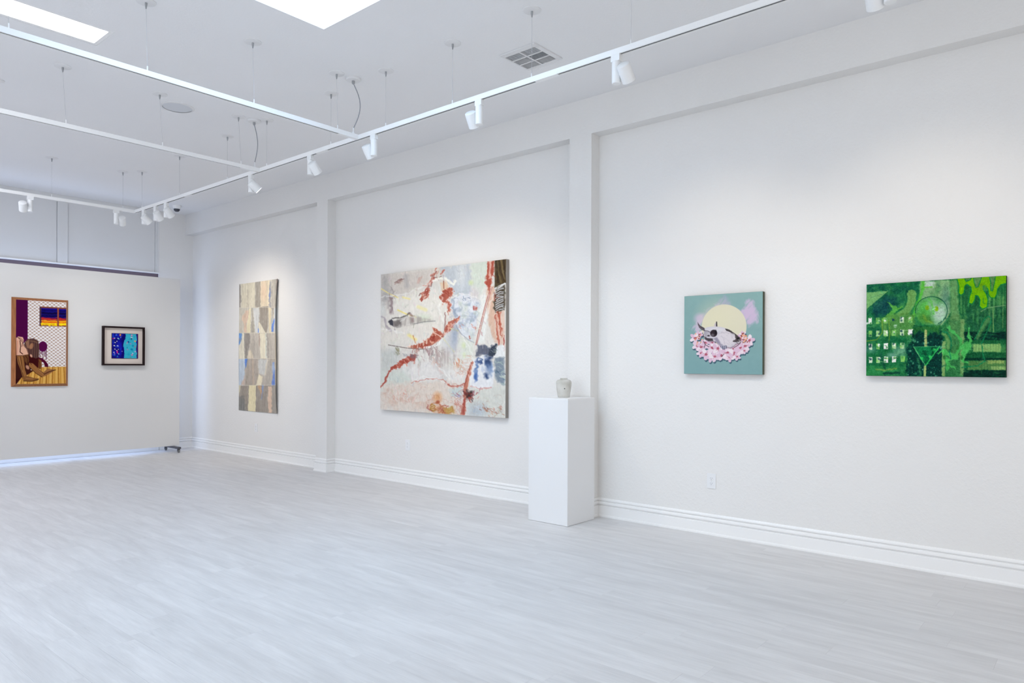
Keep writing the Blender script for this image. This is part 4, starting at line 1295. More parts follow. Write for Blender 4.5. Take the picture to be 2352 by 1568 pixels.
p.stroke([(708, 702), (772, 722)], 12, (230, 220, 150), 0.9, 4)
p.stroke([(745, 640), (760, 690), (800, 750), (860, 800), (910, 825)], 8, (146, 150, 162), 0.8, 4)
p.blob(738, 780, 30, 95, (132, 148, 176), 0.8, 0.6, 0.1)
p.blob(700, 820, 60, 80, (196, 200, 206), 0.6, 0.6)
p.poly([(790, 770), (900, 830), (900, 970), (800, 960), (780, 860)], (216, 222, 210), 0.8, 20, 14)
p.blob(822, 850, 16, 22, (212, 224, 176), 0.7, 0.7)
p.blob(825, 935, 12, 20, (210, 222, 176), 0.6, 0.7)
p.stroke([(872, 770), (876, 790)], 12, (190, 90, 70), 0.9, 4)
# lower left red branch
p.poly([(158, 1085), (210, 1030), (280, 980), (350, 952), (405, 940), (392, 986), (310, 1012), (232, 1052), (180, 1085)], (196, 72, 54), 0.95, 5, 12)
dabs([(230, 1030), (390, 960)], 14, 12, 11, [(226, 150, 130), (150, 54, 50), (210, 90, 66)], 0.8)
p.stroke([(170, 1078), (140, 1140), (125, 1180), (88, 1220)], 16, (188, 78, 62), 0.95, 4, 7)
dabs([(210, 880), (240, 915)], 10, 14, 12, [(128, 126, 96), (150, 146, 120)], 0.8, 1.0)
dabs([(300, 935), (400, 950)], 12, 10, 14, [(110, 112, 124), (140, 100, 100)], 0.7, 0.2)
dabs([(390, 880), (420, 930)], 9, 16, 12, [(150, 100, 96), (170, 130, 124)], 0.7, 1.2)
dabs([(480, 900), (600, 900)], 26, 26, 16, [(160, 130, 130), (186, 160, 154), (140, 124, 126)], 0.6, 1.4)
dabs([(560, 980), (660, 1100)], 18, 26, 15, [(206, 160, 146), (180, 160, 156)], 0.5, 1.2)
dabs([(760, 980), (800, 1080)], 22, 22, 13, [(214, 140, 110), (200, 166, 130), (206, 180, 160)], 0.65, 1.2)
p.stroke([(425, 1020), (430, 1110)], 9, (196, 140, 130), 0.6, 5, 8)
p.poly([(270, 1060), (500, 990), (640, 1080), (620, 1150), (400, 1165)], (228, 226, 224), 0.7, 20, 16)
p.poly([(660, 1080), (760, 1040), (830, 1120), (800, 1180), (690, 1150)], (228, 226, 222), 0.8, 14, 10)
p.stroke([(360, 1180), (470, 1152), (600, 1148), (660, 1162), (690, 1210), (760, 1208), (830, 1190)], 7, (200, 116, 100), 0.9, 3, 8)
p.stroke([(680, 1200), (740, 1222), (810, 1200)], 9, (204, 100, 84), 0.8, 4, 12)
p.poly([(690, 1240), (800, 1210), (810, 1300), (720, 1300)], (196, 208, 206), 0.9, 14, 10)
dabs([(745, 1270), (800, 1290)], 8, 12, 12, [(150, 150, 190), (190, 90, 80)], 0.7)
# right edge
p.poly([(1030, 330), (1090, 340), (1088, 560), (1110, 830), (1080, 800), (1040, 650), (1020, 480)], (214, 178, 156), 0.9, 10, 8)
p.poly([(1088, 556), (1178, 540), (1178, 850), (1110, 830)], (222, 196, 180), 0.95, 8)
p.poly([(1026, 112), (1086, 104), (1080, 200), (1062, 300), (1050, 372), (1010, 320), (1022, 240)], (196, 76, 54), 0.95, 6, 10)
p.stroke([(1055, 115), (1050, 260)], 18, (226, 196, 184), 0.8, 5, 5)
p.stroke([(1062, 350), (1020, 480), (985, 620), (950, 760), (930, 845)], 15, (226, 206, 196), 0.95, 3)
p.stroke([(1056, 350), (1014, 480), (978, 620), (944, 760), (926, 845)], 5, (168, 72, 60), 0.95, 3)
p.stroke([(1070, 340), (1030, 470), (992, 620), (958, 760), (934, 845)], 4, (150, 70, 64), 0.8, 3)
p.poly([(1092, 106), (1194, 94), (1186, 300), (1092, 345)], (84, 70, 50), 1, 4)
for x, x2, col in ((1110, 1150, (126, 110, 76)), (1130, 1185, (60, 48, 36)), (1150, 1192, (140, 122, 84)), (1170, 1192, (52, 42, 34)), (1105, 1120, (50, 40, 36))):
    p.stroke([(x, 100), (x + 10, 190), (x2, 300)], 12, col, 0.75, 6, 3)
p.poly([(1088, 345), (1186, 300), (1176, 545), (1086, 556)], (86, 76, 64), 1, 8, 10)
p.poly([(1100, 330), (1186, 300), (1180, 400), (1110, 420)], (70, 60, 48), 0.8, 14, 10)
for k in range(11):
    y = 340 + k * 19
    p.stroke([(1098 + rs.rand() * 14, y + 22), (1130 + rs.rand() * 10, y + 2), (1166, y + 10 - rs.rand() * 26)], 8, (206, 208, 212), 0.9, 3, 2)
p.stroke([(1094, 352), (1140, 325), (1184, 308)], 11, (226, 228, 230), 0.95, 3)
p.stroke([(1094, 390), (1092, 460)], 6, (180, 70, 56), 0.8, 3)
p.stroke([(1128, 560), (1140, 680), (1148, 780)], 26, (208, 88, 62), 0.9, 6, 12, w2=10)
p.stroke([(1100, 580), (1128, 840)], 14, (204, 96, 74), 0.9, 5, 8)
p.stroke([(1172, 760), (1172, 900)], 8, (186, 64, 54), 0.9, 3, 4)
p.poly([(940, 842), (1010, 850), (1052, 866), (1090, 832), (1112, 840), (1112, 900), (1075, 948), (1020, 930), (925, 942)], (98, 102, 118), 0.95, 7, 8)
p.poly([(1050, 880), (1090, 832), (1114, 850), (1108, 905), (1070, 948), (1035, 925)], (58, 66, 80), 0.9, 7, 12)
dabs([(1070, 870), (1100, 920)], 10, 12, 9, [(200, 206, 170), (120, 130, 140), (40, 50, 62)], 0.8, 0.6)
p.poly([(1112, 850), (1176, 846), (1174, 952), (1080, 955), (1108, 905)], (230, 232, 232), 0.95, 6, 6)
p.poly([(1092, 962), (1176, 952), (1172, 1195), (1112, 1172), (1095, 1100)], (126, 140, 154), 0.95, 10, 8)
dabs([(1120, 990), (1165, 1170)], 18, 16, 15, [(72, 88, 108), (170, 186, 180), (96, 120, 140), (196, 206, 196)], 0.75, 0.5)
p.poly([(905, 965), (1000, 938), (1066, 985), (1092, 1090), (1064, 1222), (965, 1230), (880, 1205), (868, 1110)], (228, 229, 232), 0.98, 8, 6)
p.blob(936, 1040, 15, 60, (84, 116, 168), 0.85, 0.6, 0.15, 14)
p.stroke([(925, 1000), (950, 960), (985, 975), (970, 1010)], 10, (66, 90, 136), 0.85, 4, 8)
p.blob(960, 994, 16, 15, (62, 84, 130), 0.85, 0.5, 0, 10)
p.blob(926, 1130, 14, 40, (56, 92, 160), 0.85, 0.5, 0.1, 8)
p.blob(1030, 1020, 22, 76, (74, 102, 150), 0.8, 0.6, -0.12, 18)
p.blob(1040, 985, 26, 40, (44, 62, 100), 0.8, 0.6, 0.2, 16)
p.blob(1060, 1060, 14, 50, (120, 144, 182), 0.8, 0.6, 0, 10)
p.blob(1015, 1120, 20, 24, (44, 66, 112), 0.85, 0.5, 0, 10)
p.blob(985, 1060, 12, 26, (196, 204, 220), 0.9, 0.5)
p.stroke([(880, 1205), (965, 1232), (1064, 1222)], 8, (206, 130, 120), 0.7, 4, 6)
# lower red post and tangle
p.poly([(890, 985), (905, 1000), (880, 1110), (860, 1200), (850, 1260), (838, 1330), (832, 1462), (792, 1460), (814, 1340), (818, 1220), (850, 1090)], (206, 122, 98), 0.95, 5, 6)
p.stroke([(888, 1000), (850, 1120), (826, 1210)], 6, (176, 62, 50), 0.8, 3, 4)
p.stroke([(826, 1330), (815, 1455)], 22, (196, 84, 70), 0.9, 5, 6)
p.blob(862, 1285, 30, 44, (62, 48, 48), 0.95, 0.4, 0.3, 20)
dabs([(840, 1240), (900, 1320)], 16, 18, 14, [(150, 60, 50), (190, 70, 60), (90, 70, 70)], 0.8)
dabs([(905, 1300), (960, 1250)], 12, 14, 12, [(206, 120, 110), (170, 110, 120)], 0.6, -0.8)
dabs([(990, 1390), (1060, 1440), (1165, 1470)], 22, 18, 11, [(170, 100, 70), (206, 150, 120), (140, 80, 60)], 0.65, 0.6)
dabs([(1100, 1400), (1160, 1420)], 10, 16, 11, [(190, 110, 90), (160, 150, 130)], 0.6)
dabs([(760, 1340), (800, 1420)], 16, 16, 14, [(200, 120, 100), (206, 150, 140)], 0.6, 1.2)
p.blob(590, 1310, 34, 44, (222, 150, 90), 0.7, 0.6)
p.blob(590, 1350, 16, 14, (196, 84, 52), 0.9, 0.4, 0, 8)
p.poly([(510, 1390), (560, 1370), (640, 1390), (740, 1420), (740, 1455), (600, 1450), (520, 1430)], (206, 150, 110), 0.7, 12, 14)
for k in range(9):
    cx, cy, r = 530 + rs.rand() * 170, 1390 + rs.rand() * 45, 14 + rs.rand() * 22
    a0 = rs.rand() * 6
    p.stroke([(cx + r * 1.4 * math.cos(a0 + t), cy + r * math.sin(a0 + t)) for t in np.linspace(0, 4.2, 10)], 8, [(190, 84, 60), (206, 120, 80), (170, 130, 50)][k % 3], 0.85, 3, 5)
p.poly([(640, 1400), (730, 1390), (745, 1450), (660, 1450)], (186, 156, 84), 0.8, 10, 12)
p.stroke([(505, 1375), (500, 1410), (540, 1430)], 9, (180, 90, 80), 0.8, 4, 5)
dabs([(190, 1300), (330, 1310)], 20, 30, 12, [(214, 150, 132), (206, 170, 150)], 0.5, 1.0)
for q_, w_ in (([(100, 425), (300, 402), (470, 330), (600, 268)], 9), ([(735, 425), (775, 398), (860, 402), (935, 432)], 10), ([(1184, 310), (1100, 362), (1052, 470), (1012, 640), (990, 790)], 12),
               ([(270, 640), (330, 590), (400, 600)], 8), ([(640, 800), (700, 690), (770, 650)], 8), ([(800, 760), (860, 850), (905, 965), (840, 968)], 9), ([(390, 1165), (470, 1130), (560, 1140), (680, 1180)], 8),
               ([(100, 700), (180, 716), (300, 740)], 8), ([(640, 430), (600, 520), (640, 640)], 10), ([(440, 960), (560, 1000), (640, 1080), (690, 1150)], 8), ([(870, 1110), (880, 1200), (960, 1234)], 8)):
    p.stroke(q_, w_, (240, 240, 237), 0.6, 5, 10, 30)
def cells(x0, x1, y0, y1, n, col, a):
    for _ in range(n):
        cx, cy, r = x0 + rs.rand() * (x1 - x0), y0 + rs.rand() * (y1 - y0), 10 + rs.rand() * 26
        t0 = rs.rand() * 6
        p.stroke([(cx + r * 1.3 * math.cos(t0 + t), cy + r * math.sin(t0 + t)) for t in np.linspace(0, 3 + rs.rand() * 2, 8)], 4, col, a, 2.5, 6)
cells(110, 480, 1220, 1390, 22, (206, 160, 148), 0.22)
cells(480, 800, 1290, 1440, 20, (196, 116, 92), 0.38)
cells(690, 860, 1190, 1330, 12, (190, 100, 88), 0.5)
cells(860, 1170, 1280, 1470, 16, (176, 146, 132), 0.22)
cells(700, 940, 420, 820, 40, (176, 184, 196), 0.5)
cells(760, 860, 950, 1150, 16, (210, 160, 138), 0.4)
for _ in range(700):        # dry brush all over
    x, y = 95 + rs.rand() * 1085, 120 + rs.rand() * 1340
    i, j = np.unravel_index(np.argmin((p.X[::6, ::6] - x) ** 2 + (p.Y[::6, ::6] - y) ** 2), p.X[::6, ::6].shape)
    c0 = np.clip(p.c[i * 6, j * 6] * (0.86 + rs.rand() * 0.24) + rs.randn(3) * 5, 0, 245)
    a_, l_ = 1.5 + rs.randn() * 0.5, 8 + rs.rand() * 34
    p.stroke([(x, y), (x + math.cos(a_) * l_, y + math.sin(a_) * l_)], 3 + rs.rand() * 8, c0, 0.5, 3, 6)
p.c += (p.noise(8, 30, 5, 0, 2)[..., None] - 0.5) * 15 + (p.noise(16, 16, 3, 0, 2)[..., None] - 0.5) * 10
hot = np.clip((p.c[..., 0] - p.c[..., 1] - 40) / 60, 0, 1)[..., None]
p.c = p.c * (1 - hot) + hot * (p.c * 0.80 + 0.20 * p.c.mean(-1, keepdims=True)) * 0.95
art_big = p

# --- tall patchwork sheet
p = Painter(112, 330, [(133, 145), (553, 87), (535, 1477), (122, 1440)], (204, 198, 184), 17)
def sy(x, y):
    """seams climb a little to the right, as on the sheet"""
    return y
def patch(x0, x1, y0, y1, col, rough=5):
    p.poly([(x0, y0), (x1, y0), (x1, y1), (x0, y1)], col, 1, 3, rough, 40)
R = [60, 388, 652, 916, 1190, 1500]
# row 1
patch(100, 600, R[0], R[1], (206, 201, 186), 0)
p.poly([(120, 130), (150, 140), (155, 260), (150, 390), (110, 390)], (126, 120, 118), 1, 4, 6)
patch(160, 298, R[0], R[1], (212, 205, 184))
p.stroke([(222, 200), (222, 390)], 12, (178, 168, 152), 0.8, 6, 6)
patch(302, 358, R[0], R[1], (142, 134, 126))
patch(358, 448, R[0], R[1], (226, 210, 182))
p.blob(390, 220, 30, 100, (220, 186, 156), 0.8, 0.6)
p.stroke([(460, 120), (462, 230), (455, 330), (462, 388)], 22, (142, 140, 148), 0.9, 5, 8)
p.stroke([(456, 190), (452, 300)], 9, (86, 118, 206), 0.9, 4, 4)
patch(474, 600, R[0], R[1], (168, 163, 156))
p.stroke([(490, 110), (500, 380)], 14, (196, 190, 178), 0.7, 6, 6)
p.poly([(524, 60), (600, 60), (600, 230), (548, 240), (530, 200)], (108, 94, 94), 1, 5, 6)
# row 2
patch(100, 600, R[1], R[2], (196, 191, 180), 0)
p.poly([(170, 470), (200, 420), (236, 410), (230, 500), (205, 560), (215, 650), (180, 650), (185, 560), (160, 520)], (216, 184, 162), 1, 6, 6)
p.poly([(236, 400), (256, 390), (248, 650), (214, 650), (210, 580), (228, 500)], (230, 219, 182), 1, 5, 4)
p.poly([(262, 390), (274, 390), (282, 500), (292, 652), (250, 652), (262, 540)], (152, 146, 136), 1, 5, 6)
p.poly([(278, 390), (345, 385), (342, 520), (330, 652), (300, 652), (284, 480)], (206, 210, 214), 1, 5, 4)
p.poly([(330, 600), (338, 610), (338, 648), (326, 648)], (54, 104, 220), 1, 3)
p.poly([(346, 382), (442, 374), (436, 500), (430, 600), (412, 658), (395, 630), (345, 540)], (140, 131, 124), 1, 4, 4)
p.poly([(336, 540), (350, 545), (400, 640), (412, 656), (338, 656)], (230, 222, 200), 1, 4)
patch(442, 470, R[1], R[2], (226, 212, 178))
p.poly([(470, 385), (496, 400), (490, 450), (474, 480), (480, 430)], (150, 144, 140), 1, 4, 4)
patch(505, 600, R[1], R[2], (198, 212, 224))
p.poly([(466, 500), (486, 480), (480, 560), (466, 640)], (170, 178, 186), 1, 5)
p.poly([(500, 496), (505, 530), (492, 560), (486, 640), (464, 640), (472, 560), (486, 540)], (62, 112, 222), 1, 4, 3)
# row 3
patch(100, 600, R[2], R[3], (180, 172, 164), 0)
patch(100, 182, R[2], R[3], (220, 214, 196))
p.poly([(100, 652), (160, 652), (156, 715), (132, 770), (100, 815)], (72, 132, 216), 1, 4, 4)
p.blob(132, 720, 18, 18, (110, 120, 150), 0.7, 0.5)
p.poly([(182, 652), (240, 652), (238, 760), (220, 850), (210, 916), (188, 916), (186, 780)], (126, 120, 118), 1, 5, 6)
p.poly([(220, 840), (250, 820), (280, 916), (210, 916)], (222, 206, 180), 0.8, 8, 6)
p.stroke([(285, 680), (280, 900)], 14, (150, 142, 136), 0.7, 6, 6)
p.poly([(336, 652), (346, 652), (342, 780), (334, 800)], (140, 112, 100), 1, 4, 3)
patch(346, 418, R[2], R[3], (230, 222, 198))
p.stroke([(412, 660), (405, 900)], 14, (206, 216, 212), 0.8, 5, 5)
p.stroke([(424, 660), (420, 900)], 16, (142, 136, 132), 0.8, 6, 6)
patch(508, 600, R[2], R[3], (216, 202, 178))
# row 4
patch(100, 600, R[3], R[4], (172, 162, 152), 0)
patch(100, 188, R[3], R[4], (178, 196, 220))
p.poly([(184, 916), (216, 916), (208, 965), (190, 1018)], (52, 106, 216), 1, 3, 3)
p.poly([(140, 1190), (165, 1130), (185, 1080), (190, 1190)], (196, 166, 152), 0.9, 8, 6)
p.poly([(212, 920), (315, 920), (312, 1080), (300, 1190), (190, 1190), (196, 1060)], (158, 146, 138), 1, 6, 6)
p.stroke([(265, 930), (270, 1180)], 16, (184, 160, 138), 0.7, 7, 6)
p.poly([(318, 920), (420, 920), (380, 1090), (330, 1060)], (192, 194, 196), 1, 6, 6)
p.poly([(330, 1070), (368, 1110), (358, 1190), (300, 1190)], (228, 216, 186), 1, 5, 5)
p.poly([(420, 930), (470, 930), (465, 1190), (360, 1190), (390, 1080)], (164, 156, 150), 1, 6, 6)
p.stroke([(415, 930), (395, 1080)], 14, (214, 206, 190), 0.8, 6, 5)
p.poly([(468, 955), (486, 950), (502, 1190), (462, 1190), (474, 1080)], (80, 118, 214), 1, 4, 4)
p.blob(478, 1010, 14, 50, (166, 190, 226), 0.8, 0.5)
patch(505, 600, R[3], R[4], (220, 208, 184))
# row 5
patch(100, 600, R[4], R[5], (132, 122, 116), 0)
p.poly([(100, 1190), (145, 1190), (135, 1230), (120, 1290), (100, 1290)], (206, 200, 170), 0.9, 6, 5)
p.poly([(100, 1290), (190, 1310), (215, 1450), (100, 1460)], (96, 96, 98), 1, 10, 10)
p.stroke([(190, 1220), (200, 1440)], 16, (152, 140, 128), 0.7, 7, 6)
patch(222, 300, R[4], R[5], (230, 216, 172))
p.poly([(316, 1190), (345, 1190), (370, 1260), (362, 1300), (335, 1240)], (178, 136, 102), 1, 5, 4)
p.stroke([(372, 1190), (368, 1250), (360, 1330)], 16, (104, 136, 206), 0.9, 5, 5, w2=6)
p.poly([(428, 1200), (468, 1200), (468, 1480), (438, 1480), (424, 1320)], (216, 182, 160), 1, 5, 5)
p.poly([(470, 1190), (600, 1190), (600, 1490), (470, 1490)], (146, 138, 132), 1, 5, 5)
for y in R[1:-1]:
    p.stroke([(100, y), (600, y - 6)], 4, (222, 216, 200), 0.7, 2)
fine = p.noise(8, 26, 5, 0, 2)
ver = p.noise(9, 150, 6, 0, 2)
p.c += (fine[..., None] - 0.5) * 30 + (ver[..., None] - 0.5) * 36
p.c += (np.array([234, 229, 213]) - p.c) * 0.30
art_sheet = p

# --- picture in the wood frame: seated figure in a patterned room
p = Painter(130, 210, [(228, 178), (950, 212), (956, 1382), (235, 1392)], (242, 240, 242), 23)
lx, ly = 62.0, 47.0
def lattice(ox, oy):
    dx = np.abs((p.X + ox) % lx - lx / 2)
    dy = np.abs((p.Y - 0.045 * p.X + oy) % ly - ly / 2)
    return np.clip((1 - dx / 26 - dy / 13) * 3 + 0.5, 0, 1)
p.blend(np.maximum(lattice(0, 0), lattice(lx / 2, ly / 2)), (184, 158, 144))
p.poly([(220, 170), (396, 184), (400, 745), (345, 800), (225, 800)], (74, 2, 64), 1, 3)
# window with a sunset
p.poly([(566, 272), (960, 288), (960, 562), (568, 556)], (126, 66, 52), 1, 3)
p.poly([(566, 272), (592, 285), (592, 545), (568, 556)], (72, 48, 66), 1, 3)
for x0, x1, y0 in ((592, 820, 294), (846, 960, 304)):
    p.poly([(x0, y0), (x1, y0 + 8), (x1, 548), (x0, 544)], (14, 4, 120), 1, 2)
    p.poly([(x0, 330), (x1, 345), (x1, 420), (x0, 400)], (8, 0, 66), 0.9, 12, 10, 30)
    p.poly([(x0, 432), (x1, 452), (x1, 475), (x0, 470)], (176, 30, 40), 1, 6, 8)
    p.poly([(x0, 470), (x1, 476), (x1, 548), (x0, 544)], (240, 150, 24), 1, 5, 6)
    p.poly([(x0, 510), (x1, 512), (x1, 548), (x0, 544)], (252, 232, 20), 1, 6, 8)
    p.stroke([(x0, 420), ((x0 + x1) / 2, 440), (x1, 446)], 10, (10, 2, 70), 0.9, 4, 6)
p.stroke([(600, 488), (680, 498), (800, 490)], 9, (206, 60, 20), 0.9, 3, 5)
p.stroke([(600, 526), (700, 522), (780, 528)], 8, (150, 50, 10), 0.8, 3, 5)
p.stroke([(850, 470), (940, 468)], 8, (80, 10, 30), 0.9, 3, 4)
for k, (y, col) in enumerate(((305, (24, 16, 160)), (322, (8, 0, 70)), (345, (30, 20, 150)), (366, (6, 0, 50)), (390, (26, 14, 130)), (412, (6, 0, 44)), (436, (190, 40, 40)), (458, (232, 90, 30)), (480, (250, 190, 30)), (500, (222, 80, 16)), (516, (252, 226, 40)), (534, (246, 180, 20)))):
    p.stroke([(596, y - 4), (660, y + 4 * (-1) ** k), (740, y + 6), (816, y + 2)], 8, col, 0.85, 3, 4)
    p.stroke([(850, y + 6), (900, y + 10), (952, y + 4)], 8, col, 0.85, 3, 4)
p.stroke([(832, 296), (834, 552)], 22, (150, 76, 56), 1, 2)
# boards
p.poly([(250, 1400), (340, 1240), (560, 1150), (960, 1138), (965, 1400)], (216, 164, 78), 1, 3)
for k in range(26):
    xb = 250 + k * 30
    p.stroke([(xb, 1395), (xb + 60 - k * 3.2, 1140)], 7 + (k % 3) * 4, [(168, 104, 36), (232, 190, 110), (146, 84, 26)][k % 3], 0.7, 3, 2, mask=np.clip((p.Y - 1142) / 6, 0, 1) * np.clip((p.X + (p.Y - 1395) * 0.55 - 250) / 6, 0, 1))
p.poly([(225, 975), (262, 985), (330, 1180), (345, 1260), (246, 1395), (225, 1395)], (50, 6, 12), 1, 3)
# purple balloon of paint with runs
p.poly([(560, 1005), (610, 1018), (660, 1060), (695, 1105), (700, 1145), (655, 1145), (630, 1080), (570, 1060)], (78, 6, 40), 1, 3)
for x, y in ((578, 1000), (602, 960), (622, 1040), (648, 985), (668, 1035)):
    p.stroke([(x, 880), (x, y)], 11, (82, 8, 66), 1, 2)
p.blob(618, 850, 64, 74, (84, 6, 68), 1, 0.05)
# figure
p.poly([(228, 760), (300, 760), (420, 900), (450, 990), (470, 1130), (430, 1230), (360, 1290), (300, 1300), (228, 1330)], (58, 22, 18), 1, 4)
p.poly([(420, 990), (560, 990), (585, 1150), (480, 1180), (420, 1110)], (58, 8, 12), 1, 4)
p.poly([(560, 1030), (600, 1050), (608, 1130), (590, 1180), (556, 1170)], (120, 74, 40), 1, 4)
p.poly([(235, 730), (265, 708), (330, 718), (346, 760), (334, 806), (352, 835), (392, 880), (418, 962), (345, 980), (330, 978), (240, 978)], (226, 176, 150), 1, 4)
p.stroke([(290, 770), (300, 850), (292, 930), (330, 960)], 12, (60, 20, 16), 0.95, 3)
p.stroke([(270, 730), (330, 790), (318, 850)], 9, (70, 24, 20), 0.8, 3)
p.stroke([(255, 770), (248, 975)], 8, (206, 120, 90), 0.8, 4)
p.poly([(352, 800), (395, 745), (480, 732), (545, 765), (568, 830), (562, 1005), (520, 1025), (430, 985), (405, 900), (365, 855)], (84, 56, 52), 1, 4)
p.blob(455, 845, 28, 46, (166, 116, 84), 1, 0.2, 0.4)
p.poly([(370, 790), (420, 745), (425, 880), (390, 870)], (150, 108, 84), 0.9, 4)
for k in range(7):
    x = 460 + k * 15
    p.stroke([(x, 750 + k * 4), (x + 14, 880), (x + 8, 1005)], 6, [(120, 86, 70), (58, 34, 36)][k % 2], 0.8, 3)
p.stroke([(430, 770), (500, 780), (540, 800)], 9, (150, 110, 80), 0.7, 3)
p.poly([(340, 975), (410, 965), (425, 1060), (395, 1110), (360, 1060)], (104, 64, 36), 1, 5)
p.stroke([(372, 985), (405, 1030), (400, 1090)], 8, (50, 18, 14), 0.9, 3)
p.blob(452, 985, 14, 24, (214, 160, 134), 1, 0.2, -0.4)
leg = (150, 100, 56)
p.poly([(246, 985), (335, 985), (356, 1060), (368, 1180), (396, 1285), (335, 1300), (305, 1190), (262, 1090)], leg, 1, 4)
p.poly([(330, 1285), (400, 1275), (480, 1300), (565, 1312), (548, 1340), (470, 1352), (345, 1348)], (132, 86, 48), 1, 4)
p.stroke([(345, 1348), (470, 1352), (562, 1322)], 9, (44, 16, 12), 0.9, 3)
p.stroke([(300, 1000), (316, 1090), (330, 1190)], 9, (70, 36, 20), 0.9, 3)
p.poly([(425, 1085), (480, 1095), (560, 1170), (640, 1235), (662, 1275), (610, 1290), (520, 1230), (418, 1135)], leg, 1, 4)
p.poly([(628, 1225), (690, 1168), (745, 1176), (806, 1186), (730, 1235), (660, 1275)], (146, 96, 58), 1, 4)
p.stroke([(640, 1250), (720, 1210), (806, 1186)], 10, (46, 18, 14), 0.9, 3)
p.stroke([(420, 1140), (520, 1235), (612, 1292)], 8, (52, 22, 14), 0.9, 3)
p.poly([(365, 1090), (420, 1130), (440, 1190), (490, 1200), (400, 1260), (380, 1180)], (62, 22, 18), 1, 5)
p.blob(402, 1150, 22, 34, (190, 138, 112), 1, 0.25, -0.6)
for q_ in ([(262, 1000), (285, 1090), (320, 1200), (345, 1285)], [(345, 1000), (358, 1100), (372, 1200)], [(440, 1095), (540, 1170), (640, 1245)], [(250, 720), (300, 735), (338, 770)], [(340, 835), (385, 885), (412, 960)], [(565, 1060), (580, 1110), (575, 1165)]):
    p.stroke(q_, 6, (48, 20, 14), 0.85, 2.5)
for q_ in ([(275, 1010), (300, 1100), (335, 1220)], [(470, 1115), (560, 1190), (630, 1250)], [(380, 1310), (480, 1318)], [(680, 1195), (740, 1186)]):
    p.stroke(q_, 10, (182, 128, 78), 0.7, 3)
art_room = p

# --- small blue picture
p = Painter(84, 80, [(485, 462), (1272, 476), (1272, 1208), (485, 1214)], (20, 26, 172), 29)
p.blend(p.gap(90, 110, 2, 0.35, 0.7), (12, 8, 120))
p.blend(p.gap(60, 60, 5, 0.6, 0.8) * 0.7, (30, 70, 200))
p.poly([(905, 440), (1215, 440), (1235, 560), (1245, 640), (1215, 720), (1240, 820), (1225, 960), (1245, 1060), (1235, 1230), (850, 1230), (860, 1000), (850, 880), (820, 840), (845, 700), (885, 620)], (56, 180, 206), 1, 6, 8)
p.poly([(1222, 440), (1300, 440), (1300, 1240), (1235, 1240), (1245, 1040), (1225, 900), (1245, 760), (1250, 620)], (54, 14, 104), 1, 6, 10)
p.poly([(790, 560), (890, 480), (890, 610), (845, 700), (820, 860), (850, 1000), (850, 1210), (780, 1210)], (10, 2, 96), 0.8, 14, 14)
p.blend(p.gap(80, 50, 4, 0.6, 0.8) * np.clip((p.X - 900) / 60, 0, 1) * np.clip((1210 - p.X) / 40, 0, 1) * 0.5, (20, 150, 190))
wh = (226, 226, 222)
for x, y, rx, ry, col in ((562, 606, 20, 16, wh), (668, 612, 30, 14, (180, 206, 210)), (690, 630, 22, 12, (90, 190, 200)), (575, 738, 18, 14, wh), (632, 700, 16, 16, wh), (555, 836, 26, 18, wh), (655, 838, 26, 16, wh), (570, 938, 20, 14, wh),
                          (680, 944, 16, 12, wh), (630, 984, 24, 14, wh), (545, 1036, 18, 18, wh), (566, 1086, 16, 12, (220, 180, 190)), (640, 1012, 26, 24, (214, 40, 140)), (650, 1050, 20, 22, (214, 60, 160)), (685, 1082, 26, 14, (130, 200, 220)),
                          (735, 506, 26, 34, (246, 160, 60)), (525, 620, 26, 20, (190, 30, 130)), (748, 580, 10, 30, (130, 150, 230)), (610, 510, 26, 30, (50, 110, 220)), (790, 1000, 20, 16, (130, 130, 210)), (560, 1132, 40, 12, (40, 110, 200)), (650, 1160, 20, 20, (40, 140, 180)),
                          (1085, 516, 24, 30, (226, 130, 190)), (1085, 580, 40, 12, wh), (1080, 622, 24, 24, (40, 70, 120)), (1190, 692, 32, 26, (240, 166, 110)), (948, 744, 12, 44, (214, 140, 170)), (982, 712, 22, 26, (20, 60, 150)), (1052, 768, 18, 20, (190, 120, 190)),
                          (960, 950, 20, 18, (170, 120, 190)), (1095, 1108, 30, 24, (220, 130, 180)), (1195, 1004, 22, 20, (200, 160, 220)), (1085, 940, 40, 30, (10, 130, 180)), (1125, 830, 36, 30, (20, 150, 190)), (1180, 855, 14, 30, (160, 130, 140)), (945, 885, 14, 16, (20, 110, 150)), (1050, 1178, 40, 10, (110, 130, 120)), (1120, 1060, 30, 10, (210, 210, 230))):
    p.blob(x, y, rx, ry, col, 0.95, 0.25, 0.3, 5, 18)
art_blue = p

def canvas_on_wall(name, label, art, mat, x_front, ya, yb, z0, z1, side_mat):
    t = thing(name, label, 'painting', (XW, (ya + yb) / 2, z0))
    e = 0.0016
    boxes('stretched_canvas', side_mat, t, (x_front + e, XW - 0.003, min(ya, yb), max(ya, yb), z0, z1), bevel=0.0012)
    link_obj('painted_face', art.mesh('painted_face', on_side_wall(x_front, ya - 0.001, yb + 0.001, z0 + 0.001, z1 - 0.001)), mat, t)
    boxes('wall_cleat', 'caster_metal', t, (XW - 0.0029, XW - 0.0001, (ya + yb) / 2 - 0.04, (ya + yb) / 2 + 0.04, z1 - 0.12, z1 - 0.10))
    rebase(t)
M['side_teal'] = material('canvas_edge_olive', srgb(92, 98, 86), 0.8, spec=0.1)
M['side_green'] = material('canvas_edge_dark_green', srgb(30, 50, 42), 0.8, spec=0.1)
M['side_linen'] = material('canvas_edge_linen', srgb(150, 143, 136), 0.8)
canvas_on_wall('painting', 'square teal painting of a horned skull among pink blossoms', art_skull, 'print', 5.12, 2.608, 1.983, 1.239, 1.847, 'side_teal')
